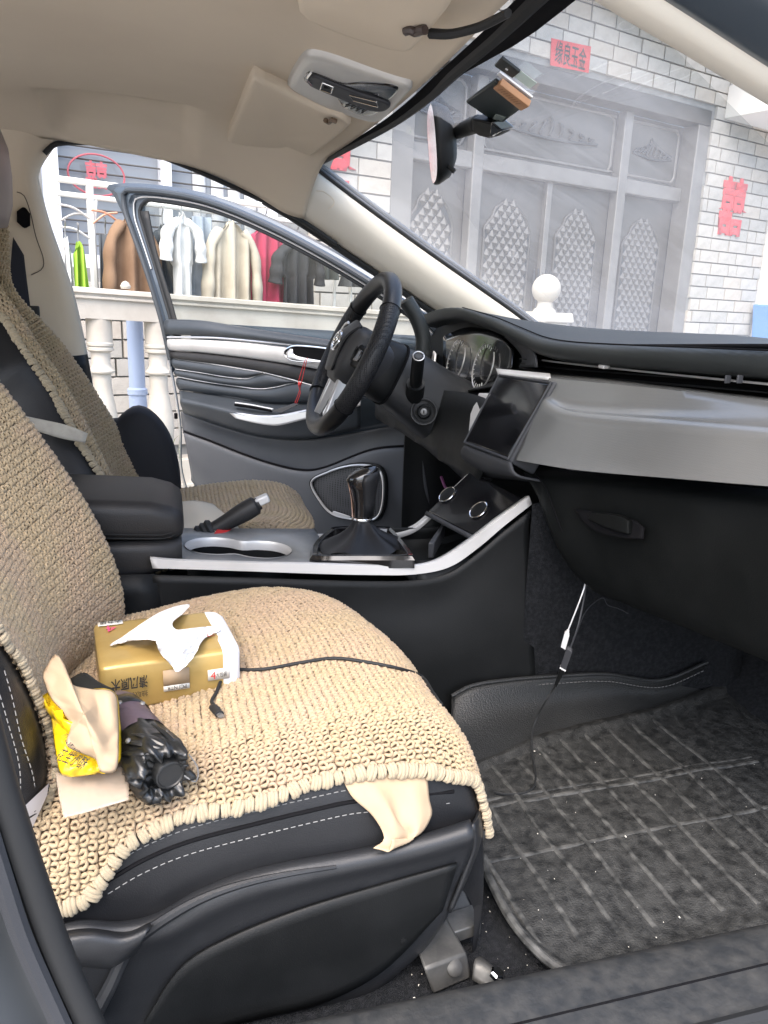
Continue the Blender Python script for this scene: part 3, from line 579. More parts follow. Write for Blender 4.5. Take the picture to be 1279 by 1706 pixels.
# ---- centre console
def YL(lst, y): return [PY(a, b, y) for a, b in lst]
Yn, Yf = -.128, .10
trn = YL([(250, 930), (300, 934), (420, 938), (530, 940), (620, 943), (680, 944), (730, 934), (780, 903), (830, 865), (882, 828)], Yn)
trb = YL([(254, 947), (300, 948), (420, 952), (530, 956), (620, 958), (690, 957), (748, 945), (795, 914), (840, 876), (886, 840)], Yn-.001)
trf = YL([(312, 896), (420, 892), (545, 889), (600, 888), (650, 886), (685, 876), (712, 855), (745, 822), (785, 783)], Yf)
nin = [p+V((0, .012, .001)) for p in trn]; fin = [p+V((0, -.012, .0)) for p in trf]
con = P('centre_console', loft([[p+V((0, .006, -.012)) for p in trb], [p+V((0, .004, -.06)) for p in trb], [V((p.x+.02, Yn-.012, .55)) for p in trb], [V((p.x+.04, Yn-.02, .395)) for p in trb]], 50, 24), M['plastic'], sol=-.004, sharp=0)
P('console_far_side', loft([[p+V((0, .002, -.01)) for p in trf], [V((p.x, Yf+.02, .395)) for p in trf]], 30, 10), M['plastic'], con, sol=.004, sharp=0)
P('console_rear_side', loft([[(-.6, Yn+.004, .715), (-.3, Yn+.004, .715), (trb[0].x+.004, Yn+.006, trb[0].z-.011)], [(-.6, Yn-.02, .395), (-.3, Yn-.02, .395), (trb[0].x+.045, Yn-.02, .395)]], 20, 10), M['plastic'], con, sol=-.004)
P('console_front_side', loft([[trb[-1], trb[-1]+V((.12, 0, .02)), trb[-1]+V((.45, 0, .02))], [V((trb[-1].x, Yn-.012, .55)), V((.80, Yn-.012, .6)), V((1.08, Yn-.012, .6))], [V((trb[-1].x+.02, Yn-.02, .395)), V((.8, Yn-.02, .395)), V((1.08, Yn-.02, .395))]], 16, 14), M['carpet'], con, sol=-.004)
tr1 = P('silver_rail', grid([cat(c, 70) for c in ([p+V((0, .016, -.002)) for p in trn], [p+V((0, .003, .0015)) for p in trn], trn, trb, [p+V((0, .01, .0)) for p in trb])]), M['silver_paint'], con, sol=.002, sharp=50); tr1['label'] = 'scuffed silver rail along the passenger side of the console'
P('silver_rail', grid([cat(c, 60) for c in ([p+V((0, .0, -.012)) for p in trf], trf, [p+V((0, -.014, .0)) for p in trf], [p+V((0, -.016, -.010)) for p in trf])]), M['silver_paint'], con, sol=.002, sharp=50)
# cup holder plate
zp = .706
cA, cB = PZ(404, 917, zp), PZ(392, 917, zp)
cu1, cu2 = PZ(355, 915, zp), PZ(440, 918, zp)
xr = (cu1-cu2).length
def fig8():
    c = (cu1+cu2)/2; ax = (cu2-cu1).normalized(); ay = V((-ax.y, ax.x, 0)); r = .047; h = (cu2-cu1).length/2; pts = []
    for i in range(64):
        t = 2*math.pi*i/64; x = math.cos(t)*(h+r); y0 = math.sin(t)
        d = max(0, r*r-max(0, (abs(x)-h))**2)**.5 if abs(x) > h else r
        waist = 1-.24*math.exp(-(x/.018)**2)
        pts.append(c+ax*x+ay*(math.copysign(d*waist, y0) if abs(y0) > 1e-6 else 0))
    return pts, c, ax, ay
F8, fc, fax, fay = fig8()
L0 = PZ(258, 929, zp); rect = []
x0, x1 = trn[0].x+.006, .262
for p in F8:
    d = (p-fc); sx_ = ((x1 if d.dot(fax) > 0 else x0)-fc.x)/d.x if abs(d.x) > 1e-6 else 1e9; sy_ = ((Yf-.006 if d.y > 0 else Yn+.010)-fc.y)/d.y if abs(d.y) > 1e-6 else 1e9
    rect.append(fc+d*min(abs(sx_), abs(sy_)))
zpl = lambda p: V((p.x, p.y, lerp(.716, .703, (p.x-x0)/(x1-x0))))
rect = [zpl(p) for p in rect]; f8 = [zpl(p) for p in F8]
M['plate'] = mat('satin_grey_console_plate', (.24, .25, .255), .42, metal=.3, col2=(.19, .20, .205), scale=14, rough2=.55, bump=.08, bscale=700)
inr = [fc+(p-fc)*.965 for p in f8]
inr = [V((p.x, p.y, q.z-.003)) for p, q in zip(inr, f8)]
P('cup_holder_plate', grid([rect, [lerp(a, b, .5) for a, b in zip(rect, f8)], f8], cv=True), M['plate'], con, sol=.003, sharp=50)
P('cup_holder_rim', grid([[p+V((0, 0, .0015)) for p in f8], [lerp(a, b, .5)+V((0, 0, .001)) for a, b in zip(f8, inr)], inr, [p-V((0, 0, .012)) for p in inr]], cv=True), M['silver_paint'], con, sharp=0)
wal = [p-V((0, 0, .013)) for p in inr]; bot = [V((p.x, p.y, p.z-.055)) for p in wal]
P('cup_holder_well', (lambda g: (g[0]+[fc-V((0, 0, .075))], g[1]+[(64+i, 64+(i+1) % 64, 128) for i in range(64)]))(grid([wal, bot], cv=True)), M['plastic'], con, sharp=40)
P('rubber_flap', tube([PZ(x, y, .712) for x, y in ((281, 905), (291, 906), (294, 917))], .003, 6, 10), M['rubber'], con)
# gear surround
gz = .705
go_ = [PZ(x, y, gz) for x, y in ((516, 932), (521, 912), (545, 890), (562, 884), (640, 884), (656, 890), (690, 932), (680, 937), (600, 937), (525, 937))]
go = cat(go_, 60, True); gc = sum(go, V())/60
gi = [gc+(p-gc)*.86+V((0, 0, .008)) for p in go]; gm = [gc+(p-gc)*.95+V((0, 0, .010)) for p in go]; gdeep = [gc+(p-gc)*.80+V((0, 0, -.012)) for p in go]
gs_ = P('gear_surround', grid([[p-V((0, 0, .01)) for p in go], [p+V((0, 0, .004)) for p in go], gm, gi, gdeep, [gc+(p-gc)*.02+V((0, 0, -.012)) for p in go]], cv=True), M['gloss'], sharp=30)
P('chrome_line', tube([p+V((0, 0, .0012)) for p in gi[::2]], .0007, 6, 90, closed=True), M['plastic_grey'], gs_)
# gear lever
kb = PY(603, 862, 0.0); kt = PY(606, 778, 0.0)
gl_ax = (kt-kb)
def ksec(t, w, d, off=0):
    c = kb+gl_ax*t+V((off, 0, 0)); out = []
    for k in range(24):
        a = 2*math.pi*k/24; out.append(c+V((d*math.cos(a), w*math.sin(a), .25*d*math.cos(a)*(t > .8))))
    return out
gear = P('gear_lever', grid([ksec(0, .016, .017), ksec(.25, .0165, .018), ksec(.55, .019, .022, -.002), ksec(.75, .022, .027, -.004), ksec(.90, .021, .026, -.001), ksec(.98, .015, .018, .004), ksec(1.0, .006, .008, .006)], cv=True), M['gloss'], sharp=0)
P('leather_back', grid([[q+V((.003, -.001, 0)) if True else q for q in s[-7:]+s[:8]] for s in (ksec(.05, .0165, .0175), ksec(.3, .017, .0185), ksec(.55, .0195, .0225, -.002), ksec(.75, .0225, .0275, -.004), ksec(.9, .0215, .0262, -.001))]), M['leather'], gear, sol=-.001, sharp=0)
P('chrome_ring', grid([ksec(-.06, .0165, .0175), ksec(-.05, .018, .019), ksec(.0, .018, .019), ksec(.01, .0165, .0175)], cv=True), M['chrome'], gear, sharp=60)
P('chrome_blade', tube([kb+gl_ax*.02+V((-.018, -.004, 0)), kb+gl_ax*.4+V((-.022, -.004, 0)), kb+gl_ax*.7+V((-.0285, -.004, 0))], lambda t: .0022*(1-.6*t), 6, 14), mat('rose_chrome', (.75, .55, .48), .18, metal=1), gear)
bs = []
for t, w, d in ((1, .013, .014), (.8, .017, .019), (.55, .022, .028), (.3, .036, .044), (.1, .052, .064), (0, .06, .072)):
    z = lerp(gz+.004, kb.z-.004, t); c = V((lerp(gc.x, kb.x, t**.6), lerp(gc.y, 0, t), z))
    bs.append([c+V((d*(1+.09*(1-t)*math.sin(4*a+.6))*math.copysign(abs(math.cos(a))**.75, math.cos(a)), w*(1+.09*(1-t)*math.sin(4*a+.6))*math.copysign(abs(math.sin(a))**.75, math.sin(a)), .004*math.sin(5*a)*(t < .9))) for a in [2*math.pi*k/32 for k in range(32)]])
P('leather_boot', loft(bs, 40, 20, closed=True), M['leather'], gear, sharp=0)
# lower fascia with two sockets
fq = [PY(784, 784, .088), PY(876, 834, -.112), PY(790, 893, -.112), PY(712, 852, .088)]
fn = (fq[1]-fq[0]).cross(fq[3]-fq[0]).normalized(); fq[2] = PP(790, 893, fq[0], fn)
if fn.x > 0: fn = -fn
fa = P('lower_fascia', hexa([p-fn*.02 for p in fq]+fq), M['gloss'], bev=.003)
fx = (fq[1]-fq[0]).normalized(); fy = fx.cross(fn).normalized()
for (x, y) in ((746, 825), (798, 851)):
    c = PP(x, y, fq[0], fn)
    P('socket_ring', tube([c+fn*.003+fx*(.0185*math.cos(a))+fy*(.0185*math.sin(a)) for a in [2*math.pi*i/28 for i in range(28)]], .0016, 8, 56, closed=True), M['chrome'], fa)
    P('socket_cap', lathe([(.017, 0), (.017, .003), (.015, .0045), (.001, .0045)], c, 24, fn), M['plastic'], fa)
P('fascia_edge', loft([[fq[3]-fn*.0+fy*0, fq[2]], [fq[3]+V((-.004, 0, -.008)), fq[2]+V((-.004, 0, -.008))]], 8), M['plastic_grey'], fa, sol=.003)
P('storage_tray', loft([[(.40, .085, .70), (.52, .085, .70), (.60, .085, .73)], [(.40, .085, .66), (.54, .085, .66), (.64, .085, .70)], [(.40, -.11, .66), (.54, -.11, .66), (.64, -.11, .70)], [(.40, -.11, .70), (.52, -.11, .70), (.60, -.11, .73)]], 14, 20), M['plastic'], con, sol=.003, sharp=50)
dv_ = [PY(740, 895, .0), PY(722, 925, .0)]
P('tray_divider', hexa([PZ(712, 930, .67), PZ(722, 930, .67), PZ(741, 895, .68), PZ(735, 895, .68), PZ(712, 930, .67)+V((0, 0, .03)), PZ(722, 930, .67)+V((0, 0, .03)), PZ(741, 895, .68)+V((0, 0, .03)), PZ(735, 895, .68)+V((0, 0, .03))]), M['plastic_grey'], con, bev=.002)
# hand brake
hb0, hb1 = PY(338, 893, .088), PY(432, 838, .088)
ha = (hb1-hb0).normalized()
hb = P('hand_brake', tube([hb0, hb0.lerp(hb1, .2), hb0.lerp(hb1, .55), hb0.lerp(hb1, .9), hb1], lambda t: .0165-.002*math.sin(t*6) if t < .96 else .012, 16, 30), M['leather_soft'], sharp=40)
P('release_button', hexa([hb1+V((-.004, -.010, -.007)), hb1+V((.020, -.010, .004)), hb1+V((.020, .010, .004)), hb1+V((-.004, .010, -.007)), hb1+V((-.010, -.010, .008)), hb1+V((.014, -.010, .018)), hb1+V((.014, .010, .018)), hb1+V((-.010, .010, .008))]), M['silver_paint'], hb, bev=.003)
for k in range(3): P('gaiter_fold', lathe([(.020, -.006), (.0235, 0), (.020, .006)], hb0+ha*(-.002+.010*k), 20, ha), M['rubber'], hb)
P('gaiter', loft([[hb0-ha*.0+V((0, math.cos(a), math.sin(a)))*.019 for a in [2*math.pi*i/16 for i in range(16)]], [V((hb0.x-.02, hb0.y, .690))+V((.03*math.cos(a), .032*math.sin(a), 0)) for a in [2*math.pi*i/16+1.57 for i in range(16)]]], 24, 8, closed=True), M['rubber'], hb, sharp=0)
# armrest
def arm_sec(x, z0, z1, yw, r):
    pts = rrect(0, 0, 2*yw, z1-z0, r, 4); return [V((x, -.012+a, (z0+z1)/2+b)) for a, b in pts]
xe = PY(306, 880, -.06).x
A = P('armrest', grid([arm_sec(-.55, .762, .822, .10, .018), arm_sec(-.2, .760, .826, .103, .020), arm_sec(xe-.05, .752, .815, .103, .020), arm_sec(xe-.018, .752, .806, .100, .020), arm_sec(xe-.003, .757, .796, .092, .018), arm_sec(xe, .765, .786, .075, .010)], cv=True), M['leather_soft'], sharp=0)
A['label'] = 'padded charcoal leather armrest lid between the seats'
P('armrest_box', grid([arm_sec(-.55, .66, .760, .098, .012), arm_sec(xe-.06, .695, .752, .100, .016), arm_sec(xe-.015, .705, .752, .094, .018), arm_sec(xe-.004, .715, .750, .085, .014)], cv=True), M['leather_soft'], A, sharp=0)
for dz in (.0, .006): P('stitching', tube([(-.5, -.1165, .769+dz), (-.2, -.1165, .768+dz), (xe-.05, -.1165, .760+dz), (xe-.022, -.113, .7605+dz), (xe-.004, -.09, .766+dz)], .0009, 5, 40), M['rubber'], A)

# ---- driver's door, swung open on its front hinge
PHI = math.radians(45); HP = V((.70, .74, 0)); dd = V((-math.cos(PHI), math.sin(PHI), 0)); dn = V((-dd.y, dd.x, 0)).normalized()
if (CAM-HP).dot(dn) < 0: dn = -dn
def DP(x, y, off=0): return PP(x, y, HP+dn*off, dn)
def DL(l, off=0): return [DP(a, b, off) for a, b in l]
# window frame
fo = [(288, 620), (277, 560), (262, 505), (240, 440), (214, 375), (190, 325), (178, 312), (200, 306), (260, 308), (340, 322), (440, 360), (540, 411), (620, 458), (700, 508), (740, 540)]
fi = [(296, 570), (285, 528), (272, 484), (256, 430), (242, 385), (234, 350), (240, 336), (262, 335), (300, 340), (360, 353), (440, 386), (540, 438), (620, 486), (690, 532), (720, 560)]
fo3, fi3 = DL(fo, .0), DL(fi, .0)
nf = 90; A0 = cat(fo3, nf); A1 = cat(fi3, nf)
def mixr(t, off): return [a.lerp(b, t)+dn*off for a, b in zip(A0, A1)]
door = P('driver_door', grid([mixr(0, -.03), mixr(.0, .004), mixr(.18, .010), mixr(.22, .016), mixr(.60, .020), mixr(.66, .012), mixr(1, .006), mixr(1, -.02)]), M['body'], sharp=35)
door['label'] = 'driver door swung open'
P('weather_strip', tube([p for p in mixr(.42, .022)][::3], .0085, 8, 80), M['door_grey'], door)
P('chrome_reveal', tube([p for p in mixr(.76, .014)][14::3], .0028, 6, 80), M['silver'], door)
P('glass_run_channel', tube([p for p in mixr(1.0, .004)][::3], .0065, 8, 80), M['rubber'], door)
P('window_glass', (DL(fi+[(716, 582), (520, 562), (400, 545)], -.008), [tuple(range(len(fi)+3))]), M['glass'], door)
P('division_bar', loft([DL([(236, 352), (252, 420), (276, 500), (292, 560)], .002), DL([(248, 352), (262, 420), (286, 500), (302, 560)], .002)], 16), M['rubber'], door, sol=.006)
# inner panel bands, from the belt down
def band(name, a, b, off, m, bulge=.0, sub=None, th=.006, **k):
    a3 = [DP(x, y, off[0]) for x, y in a]; b3 = [DP(x, y, off[1]) for x, y in b]
    md_ = [p.lerp(q, .5)+dn*bulge for p, q in zip(a3, b3)]; qa = [p.lerp(q, .12)+dn*bulge*.62 for p, q in zip(a3, b3)]; qb = [p.lerp(q, .88)+dn*bulge*.62 for p, q in zip(a3, b3)]
    e0 = [p-dn*.02 for p in a3]; e1 = [p-dn*.02 for p in b3]
    return P(name, loft([e0, a3, qa, md_, qb, b3, e1] if bulge else [e0, a3, b3, e1], 40, 22 if bulge else None), m, door, sol=.003, sharp=50, **k)
band('belt_pad', [(278, 532), (330, 534), (400, 545), (470, 556), (540, 566), (620, 578), (690, 590)], [(279, 558), (330, 559), (400, 564), (470, 572), (545, 582), (620, 594), (690, 606)], (.02, .03), M['door_grey'], .018)
P('chrome_strip', tube(DL([(279, 562), (300, 562), (360, 563), (430, 569), (500, 576), (560, 584), (690, 604)], .032), .0036, 8, 50), M['silver'], door)
band('silver_door_trim', [(280, 565), (330, 566), (400, 570), (470, 578), (545, 588), (620, 600), (690, 612)], [(284, 584), (330, 587), (400, 595), (470, 605), (540, 617), (620, 632), (690, 644)], (.030, .022), M['silver_paint'], .010)
band('upper_pad', [(284, 585), (330, 588), (400, 596), (470, 606), (540, 619), (620, 633), (690, 645)], [(287, 597), (330, 603), (400, 612), (450, 622), (500, 634), (560, 648), (690, 670)], (.020, .024), M['leather_soft'], .008)
band('pleat', [(288, 598), (330, 604), (380, 611), (410, 616), (430, 619), (440, 621)], [(292, 614), (330, 620), (370, 627), (405, 630), (425, 627), (440, 622)], (.022, .020), M['door_grey'], .012)
band('pleat', [(292, 616), (330, 622), (370, 629), (410, 631), (440, 623), (480, 632), (496, 636)], [(296, 627), (330, 634), (380, 642), (420, 646), (450, 646), (480, 640), (497, 637)], (.020, .018), M['door_grey'], .013)
band('pleat', [(296, 629), (330, 636), (380, 644), (430, 648), (460, 646), (500, 637), (560, 650)], [(300, 650), (330, 654), (380, 660), (430, 668), (460, 672), (500, 671), (560, 668)], (.018, .016), M['door_grey'], .013)
for l in ([(289, 597), (350, 606), (410, 616), (440, 621), (480, 631), (520, 642), (560, 652)], [(292, 615), (340, 622), (375, 628), (408, 631), (430, 626), (443, 621)], [(296, 628), (340, 636), (390, 643), (430, 648), (460, 645), (480, 640), (500, 636)]):
    P('piping', tube(DL(l, .024), .0016, 6, 40), M['silver_paint'], door)
# arm pull
ar_t = [(298, 650), (340, 656), (390, 663), (440, 672), (500, 674), (560, 668), (620, 660)]
ar_f = [(300, 664), (340, 672), (390, 684), (430, 691), (470, 690), (520, 680), (600, 664)]
ar_b = [(304, 684), (340, 698), (390, 714), (430, 724), (470, 728), (520, 726), (600, 710)]
armd = P('door_armrest', loft([DL(ar_t, .018), DL(ar_t, .04)[:0] or [a.lerp(b, .5)+dn*.0 for a, b in zip(DL(ar_t, .03), DL(ar_f, .075))], DL(ar_f, .085), DL([(a, b+8) for a, b in ar_f], .09), DL(ar_b, .06), DL([(a, b+4) for a, b in ar_b], .01)], 50, 30), M['door_grey'], door, sol=.004, sharp=0)
P('silver_armrest_trim', loft([DL([(382, 688), (400, 688), (430, 692), (465, 691), (510, 682), (560, 672), (600, 665)], .091), DL([(392, 697), (420, 704), (450, 709), (470, 708), (510, 698), (560, 686), (600, 676)], .094)], 30, 6), M['silver'], door, sol=-.003)
P('pull_slot', tube(DL([(392, 674), (420, 678), (452, 684)], .078), .0055, 8, 16), M['gap'], door)
P('pull_slot_lip', tube(DL([(392, 671), (420, 675), (455, 682)], .080), .0028, 6, 16), M['silver_paint'], door)
P('window_switch_panel', (lambda q: prism(q, dn*.004))(DL([(452, 684), (490, 672), (500, 673), (470, 688)], .082)), M['gloss'], door, bev=.001)
# inside handle
hr_ = DL([(474, 590), (480, 580), (500, 576), (560, 584), (562, 600), (520, 603), (486, 600)], .041)
P('handle_recess', prism(cat(hr_, 30, True), -dn*.012), M['gap'], door)
P('handle_bezel', tube(hr_, .0030, 8, 60, closed=True), M['chrome'], door)
P('handle_lever', loft([DL([(476, 588), (486, 580), (492, 592), (530, 600), (560, 603)], .044), DL([(477, 596), (490, 599), (520, 603), (540, 604), (560, 606)], .048)], 20, 6), M['silver'], door, sol=-.004)
# lower door: map pocket and speaker
lp_t = [(302, 686), (340, 700), (390, 716), (440, 728), (500, 732), (560, 726), (640, 712), (700, 700)]
lp_m = [(304, 700), (340, 722), (390, 748), (440, 772), (500, 786), (540, 780), (620, 740), (700, 730)]
lp_k = [(306, 722), (350, 738), (400, 758), (450, 775), (500, 786), (540, 782), (620, 752), (700, 745)]
lp_b = [(318, 790), (350, 830), (420, 880), (480, 900), (540, 905), (600, 905), (660, 890), (720, 870)]
M['lower_door'] = mat('lower_door_plastic', (.078, .081, .088), .48, col2=(.092, .095, .102), scale=5, bump=.2, bscale=800, spec=.4)
P('lower_door_panel', loft([DL(lp_t, .012), [a.lerp(b, .4) for a, b in zip(DL(lp_t, .01), DL(lp_k, .0))], DL(lp_k, .01)], 50, 12), M['lower_door'], door, sol=.004, sharp=0)
mpk = P('map_pocket', loft([DL([(a, b-1) for a, b in lp_k], .052), DL(lp_k, .062), [a.lerp(b, .15) for a, b in zip(DL(lp_k, .068), DL(lp_b, .05))], [a.lerp(b, .6) for a, b in zip(DL(lp_k, .07), DL(lp_b, .05))], DL(lp_b, .030), DL([(a, b+10) for a, b in lp_b], .0)], 60, 30), M['lower_door'], door, sol=.003, sharp=0)
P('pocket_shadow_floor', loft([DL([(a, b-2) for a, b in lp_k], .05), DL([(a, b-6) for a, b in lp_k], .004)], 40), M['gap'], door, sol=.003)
so_ = [(518, 803), (545, 786), (575, 776), (605, 773), (630, 778), (640, 795), (641, 830), (634, 858), (618, 868), (590, 866), (556, 858), (535, 838)]
so3 = cat(DL(so_, .076), 64, True); scn = sum(so3, V())/64
P('speaker_surround', grid([[p-dn*.02 for p in so3], [p+(p-scn)*.05-dn*.006 for p in so3], [p+(p-scn)*.03+dn*.004 for p in so3], [p-(p-scn)*.03+dn*.003 for p in so3], [p-(p-scn)*.06-dn*.004 for p in so3]], cv=True), M['plastic'], door, sharp=0)
P('speaker_trim', tube([p-(p-scn)*.03+dn*.004 for p in so3[::2]], .0034, 8, 80, closed=True), M['silver'], door)
M['mesh'] = mat('speaker_mesh', (.012, .012, .013), .5)
n = M['mesh'].node_tree; tc = n.nodes.new('ShaderNodeTexCoord'); v_ = n.nodes.new('ShaderNodeTexVoronoi'); v_.inputs['Scale'].default_value = 150; v_.inputs['Randomness'].default_value = 0; n.links.new(tc.outputs['Object'], v_.inputs['Vector'])
rp_ = n.nodes.new('ShaderNodeMapRange'); rp_.inputs[1].default_value = .28; rp_.inputs[2].default_value = .45; n.links.new(v_.outputs['Distance'], rp_.inputs[0]); mx = n.nodes.new('ShaderNodeMix'); mx.data_type = 'RGBA'; mx.inputs[6].default_value = (.004, .004, .004, 1); mx.inputs[7].default_value = (.05, .05, .053, 1)
n.links.new(rp_.outputs[0], mx.inputs[0]); n.links.new(mx.outputs[2], n.nodes['Principled BSDF'].inputs['Base Color'])
P('speaker_grille', ([p-(p-scn)*.05-dn*.001 for p in so3]+[scn+dn*.008], [(i, (i+1) % 64, 64) for i in range(64)]), M['mesh'], door, sharp=0)
pl_ = DL([(556, 851), (584, 860), (582, 865), (552, 856)], .080); P('speaker_badge', prism(pl_, dn*.003), M['silver'], door, bev=.0008)
# outer skin and end face
en = [(277, 556), (284, 600), (292, 640), (300, 690), (303, 720), (304, 780), (318, 832)]
P('door_end', loft([DL(en, .0), DL([(a-2, b) for a, b in en], -.04), DL([(a-4, b) for a, b in en], -.11)], 24, 8), M['body'], door, sol=.003)
sk = [V((0, 0, z)) for z in (1.05, .8, .55, .36)]
P('door_skin', loft([[HP+dd*s+V((0, 0, z))-dn*(.12-.03*abs(z-.75)) for z in (1.04, .85, .65, .45, .35)] for s in (.02, .3, .7, .98)], 20, 12), M['body'], door, sol=.004)
P('door_bottom', loft([DL([(a, b+10) for a, b in lp_b], .0), [p-dn*.11 for p in DL([(a, b+10) for a, b in lp_b], .0)]], 30), M['body'], door, sol=.003)
P('latch_bolt', box(DP(293, 693, .0), (.012, .012, .02)), M['gap'], door, bev=.003)

# ================================================================ SEATS
class Path:
    def __init__(s, pts, n=160):
        s.p = cat(pts, n); s.L = [0]
        for a, b in zip(s.p, s.p[1:]): s.L.append(s.L[-1]+(b-a).length)
        s.len = s.L[-1]
    def at(s, d):
        d = min(s.len, max(0, d)); f = d/s.len*(len(s.p)-1); i = min(len(s.p)-2, int(f)); return s.p[i].lerp(s.p[i+1], f-i)
class Cushion:
    """seat cushion skin: t metres along from the back, b metres across from the tunnel side over the top to the door side"""
    def __init__(s, yc, sg=1, dx=0.0):
        s.yc, s.sg, s.dx = yc, sg, dx
        s.lon = Path([(-.24, 0, -.030), (-.16, 0, -.015), (-.06, 0, -.004), (.04, 0, .012), (.14, 0, .024), (.215, 0, .027), (.268, 0, .018), (.305, 0, -.008), (.325, 0, -.050), (.330, 0, -.10), (.322, 0, -.14)])
        s.lat = Path([(0, .235, .50), (0, .258, .56), (0, .256, .61), (0, .235, .645), (0, .195, .660), (0, .12, .652), (0, .0, .648), (0, -.10, .650), (0, -.16, .656), (0, -.205, .652), (0, -.240, .628), (0, -.258, .585), (0, -.262, .54), (0, -.255, .49)])
    def P(s, t, b):
        l = s.lon.at(t); c = s.lat.at(b); w = 1-.10*sstep(.40, .62, t)
        z = c.z+l.z
        if t > .44: z = lerp(z, c.z*.25+.75*.60+l.z, 0)
        return V((l.x+s.dx-.085*max(0, c.y/.25)**2.2*sstep(.12, .50, t), s.yc+c.y*w*s.sg, z))
    def N(s, t, b):
        e = .004; n = (s.P(t+e, b)-s.P(t-e, b)).cross(s.P(t, b+e)-s.P(t, b-e))
        n = n.normalized() if n.length > 0 else V((0, 0, 1))
        return n if n.z > -.2 and (n.z > .0 or n.x > 0 or abs(n.y) > 0) and (n.dot(V((.3, (s.P(t, b).y-s.yc)*2, 1))) > 0) else -n
class Back:
    """backrest skin: t metres up from the base, b metres across from the tunnel side round the front to the door side"""
    def __init__(s, yc, sg, spine, lat):
        s.yc, s.sg = yc, sg; s.sp = Path(spine); s.lat = Path(lat)
    def P(s, t, b):
        p = s.sp.at(t); e = .01; d = (s.sp.at(t+e)-s.sp.at(t-e)).normalized(); f = V((d.z, 0, -d.x)); c = s.lat.at(b)
        w = 1-.22*sstep(.40, .62, t)
        return V((p.x, s.yc+c.y*w*s.sg, p.z))+f*c.x
    def N(s, t, b):
        e = .004; n = (s.P(t+e, b)-s.P(t-e, b)).cross(s.P(t, b+e)-s.P(t, b-e)).normalized()
        p = s.sp.at(t); d = (s.sp.at(t+e)-s.sp.at(t-e)).normalized(); f = V((d.z, 0, -d.x)); return n if n.dot(s.P(t, b)-(V((p.x, s.yc, p.z))-f*.22)) > 0 else -n
def skin(S, t0, t1, b0, b1, nt, nb, off=0):
    return grid([[S.P(lerp(t0, t1, i/nt), lerp(b0, b1, j/nb))+(S.N(lerp(t0, t1, i/nt), lerp(b0, b1, j/nb))*off if off else V()) for j in range(nb+1)] for i in range(nt+1)])
def find(S, px, py, ts, bs):
    best = None
    for t in ts:
        for b in bs:
            p = S.P(t, b)
            if S.N(t, b).dot(CAM-p) < 0: continue
            q = proj(p); d = (q[0]-px)**2+(q[1]-py)**2
            if best is None or d < best[0]: best = (d, t, b)
    return best[1], best[2]
def fr_(a, b, n): return [a+(b-a)*i/(n-1) for i in range(n)]

# ---- yarn
def yarn_mat(name, c1, c2, c3):
    m = mat(name, c1, .85, col2=c2, scale=160, lo=.35, hi=.65, spec=.2, sheen=.15); n = m.node_tree; b = n.nodes['Principled BSDF']
    lk = [l for l in n.links if l.to_socket == b.inputs['Base Color']][0]; src = lk.from_socket
    tc = n.nodes.new('ShaderNodeTexCoord'); t = n.nodes.new('ShaderNodeTexNoise'); t.inputs['Scale'].default_value = 14; n.links.new(tc.outputs['Object'], t.inputs['Vector'])
    mr = n.nodes.new('ShaderNodeMapRange'); mr.inputs[1].default_value = .42; mr.inputs[2].default_value = .62; n.links.new(t.outputs['Fac'], mr.inputs[0])
    mx = n.nodes.new('ShaderNodeMix'); mx.data_type = 'RGBA'; mx.inputs[7].default_value = (*c3, 1); n.links.new(mr.outputs[0], mx.inputs[0]); n.links.new(src, mx.inputs[6]); n.links.new(mx.outputs[2], b.inputs['Base Color'])
    w = n.nodes.new('ShaderNodeTexNoise'); w.inputs['Scale'].default_value = 900; n.links.new(tc.outputs['Object'], w.inputs['Vector']); bp = n.nodes.new('ShaderNodeBump'); bp.inputs['Strength'].default_value = .6; bp.inputs['Distance'].default_value = .0012; n.links.new(w.outputs['Fac'], bp.inputs['Height']); n.links.new(bp.outputs[0], b.inputs['Normal'])
    return m
M['yarn'] = yarn_mat('tan_yarn', (.42, .325, .205), (.35, .265, .16), (.40, .295, .195))
M['yarn_tan'] = yarn_mat('shaded_tan_yarn', (.41, .325, .205), (.34, .265, .165), (.39, .30, .20))
M['yarn_base'] = mat('yarn_underlayer', (.10, .068, .04), .95, col2=(.07, .047, .027), scale=90, spec=.1)
M['cream'] = yarn_mat('cream_edge_yarn', (.43, .37, .255), (.35, .30, .20), (.40, .315, .215))
def strand(a, b, c, r, seg=5):
    pts = [a, a.lerp(b, .55).lerp(b, .3), b, b.lerp(c, .5), c]; return pts
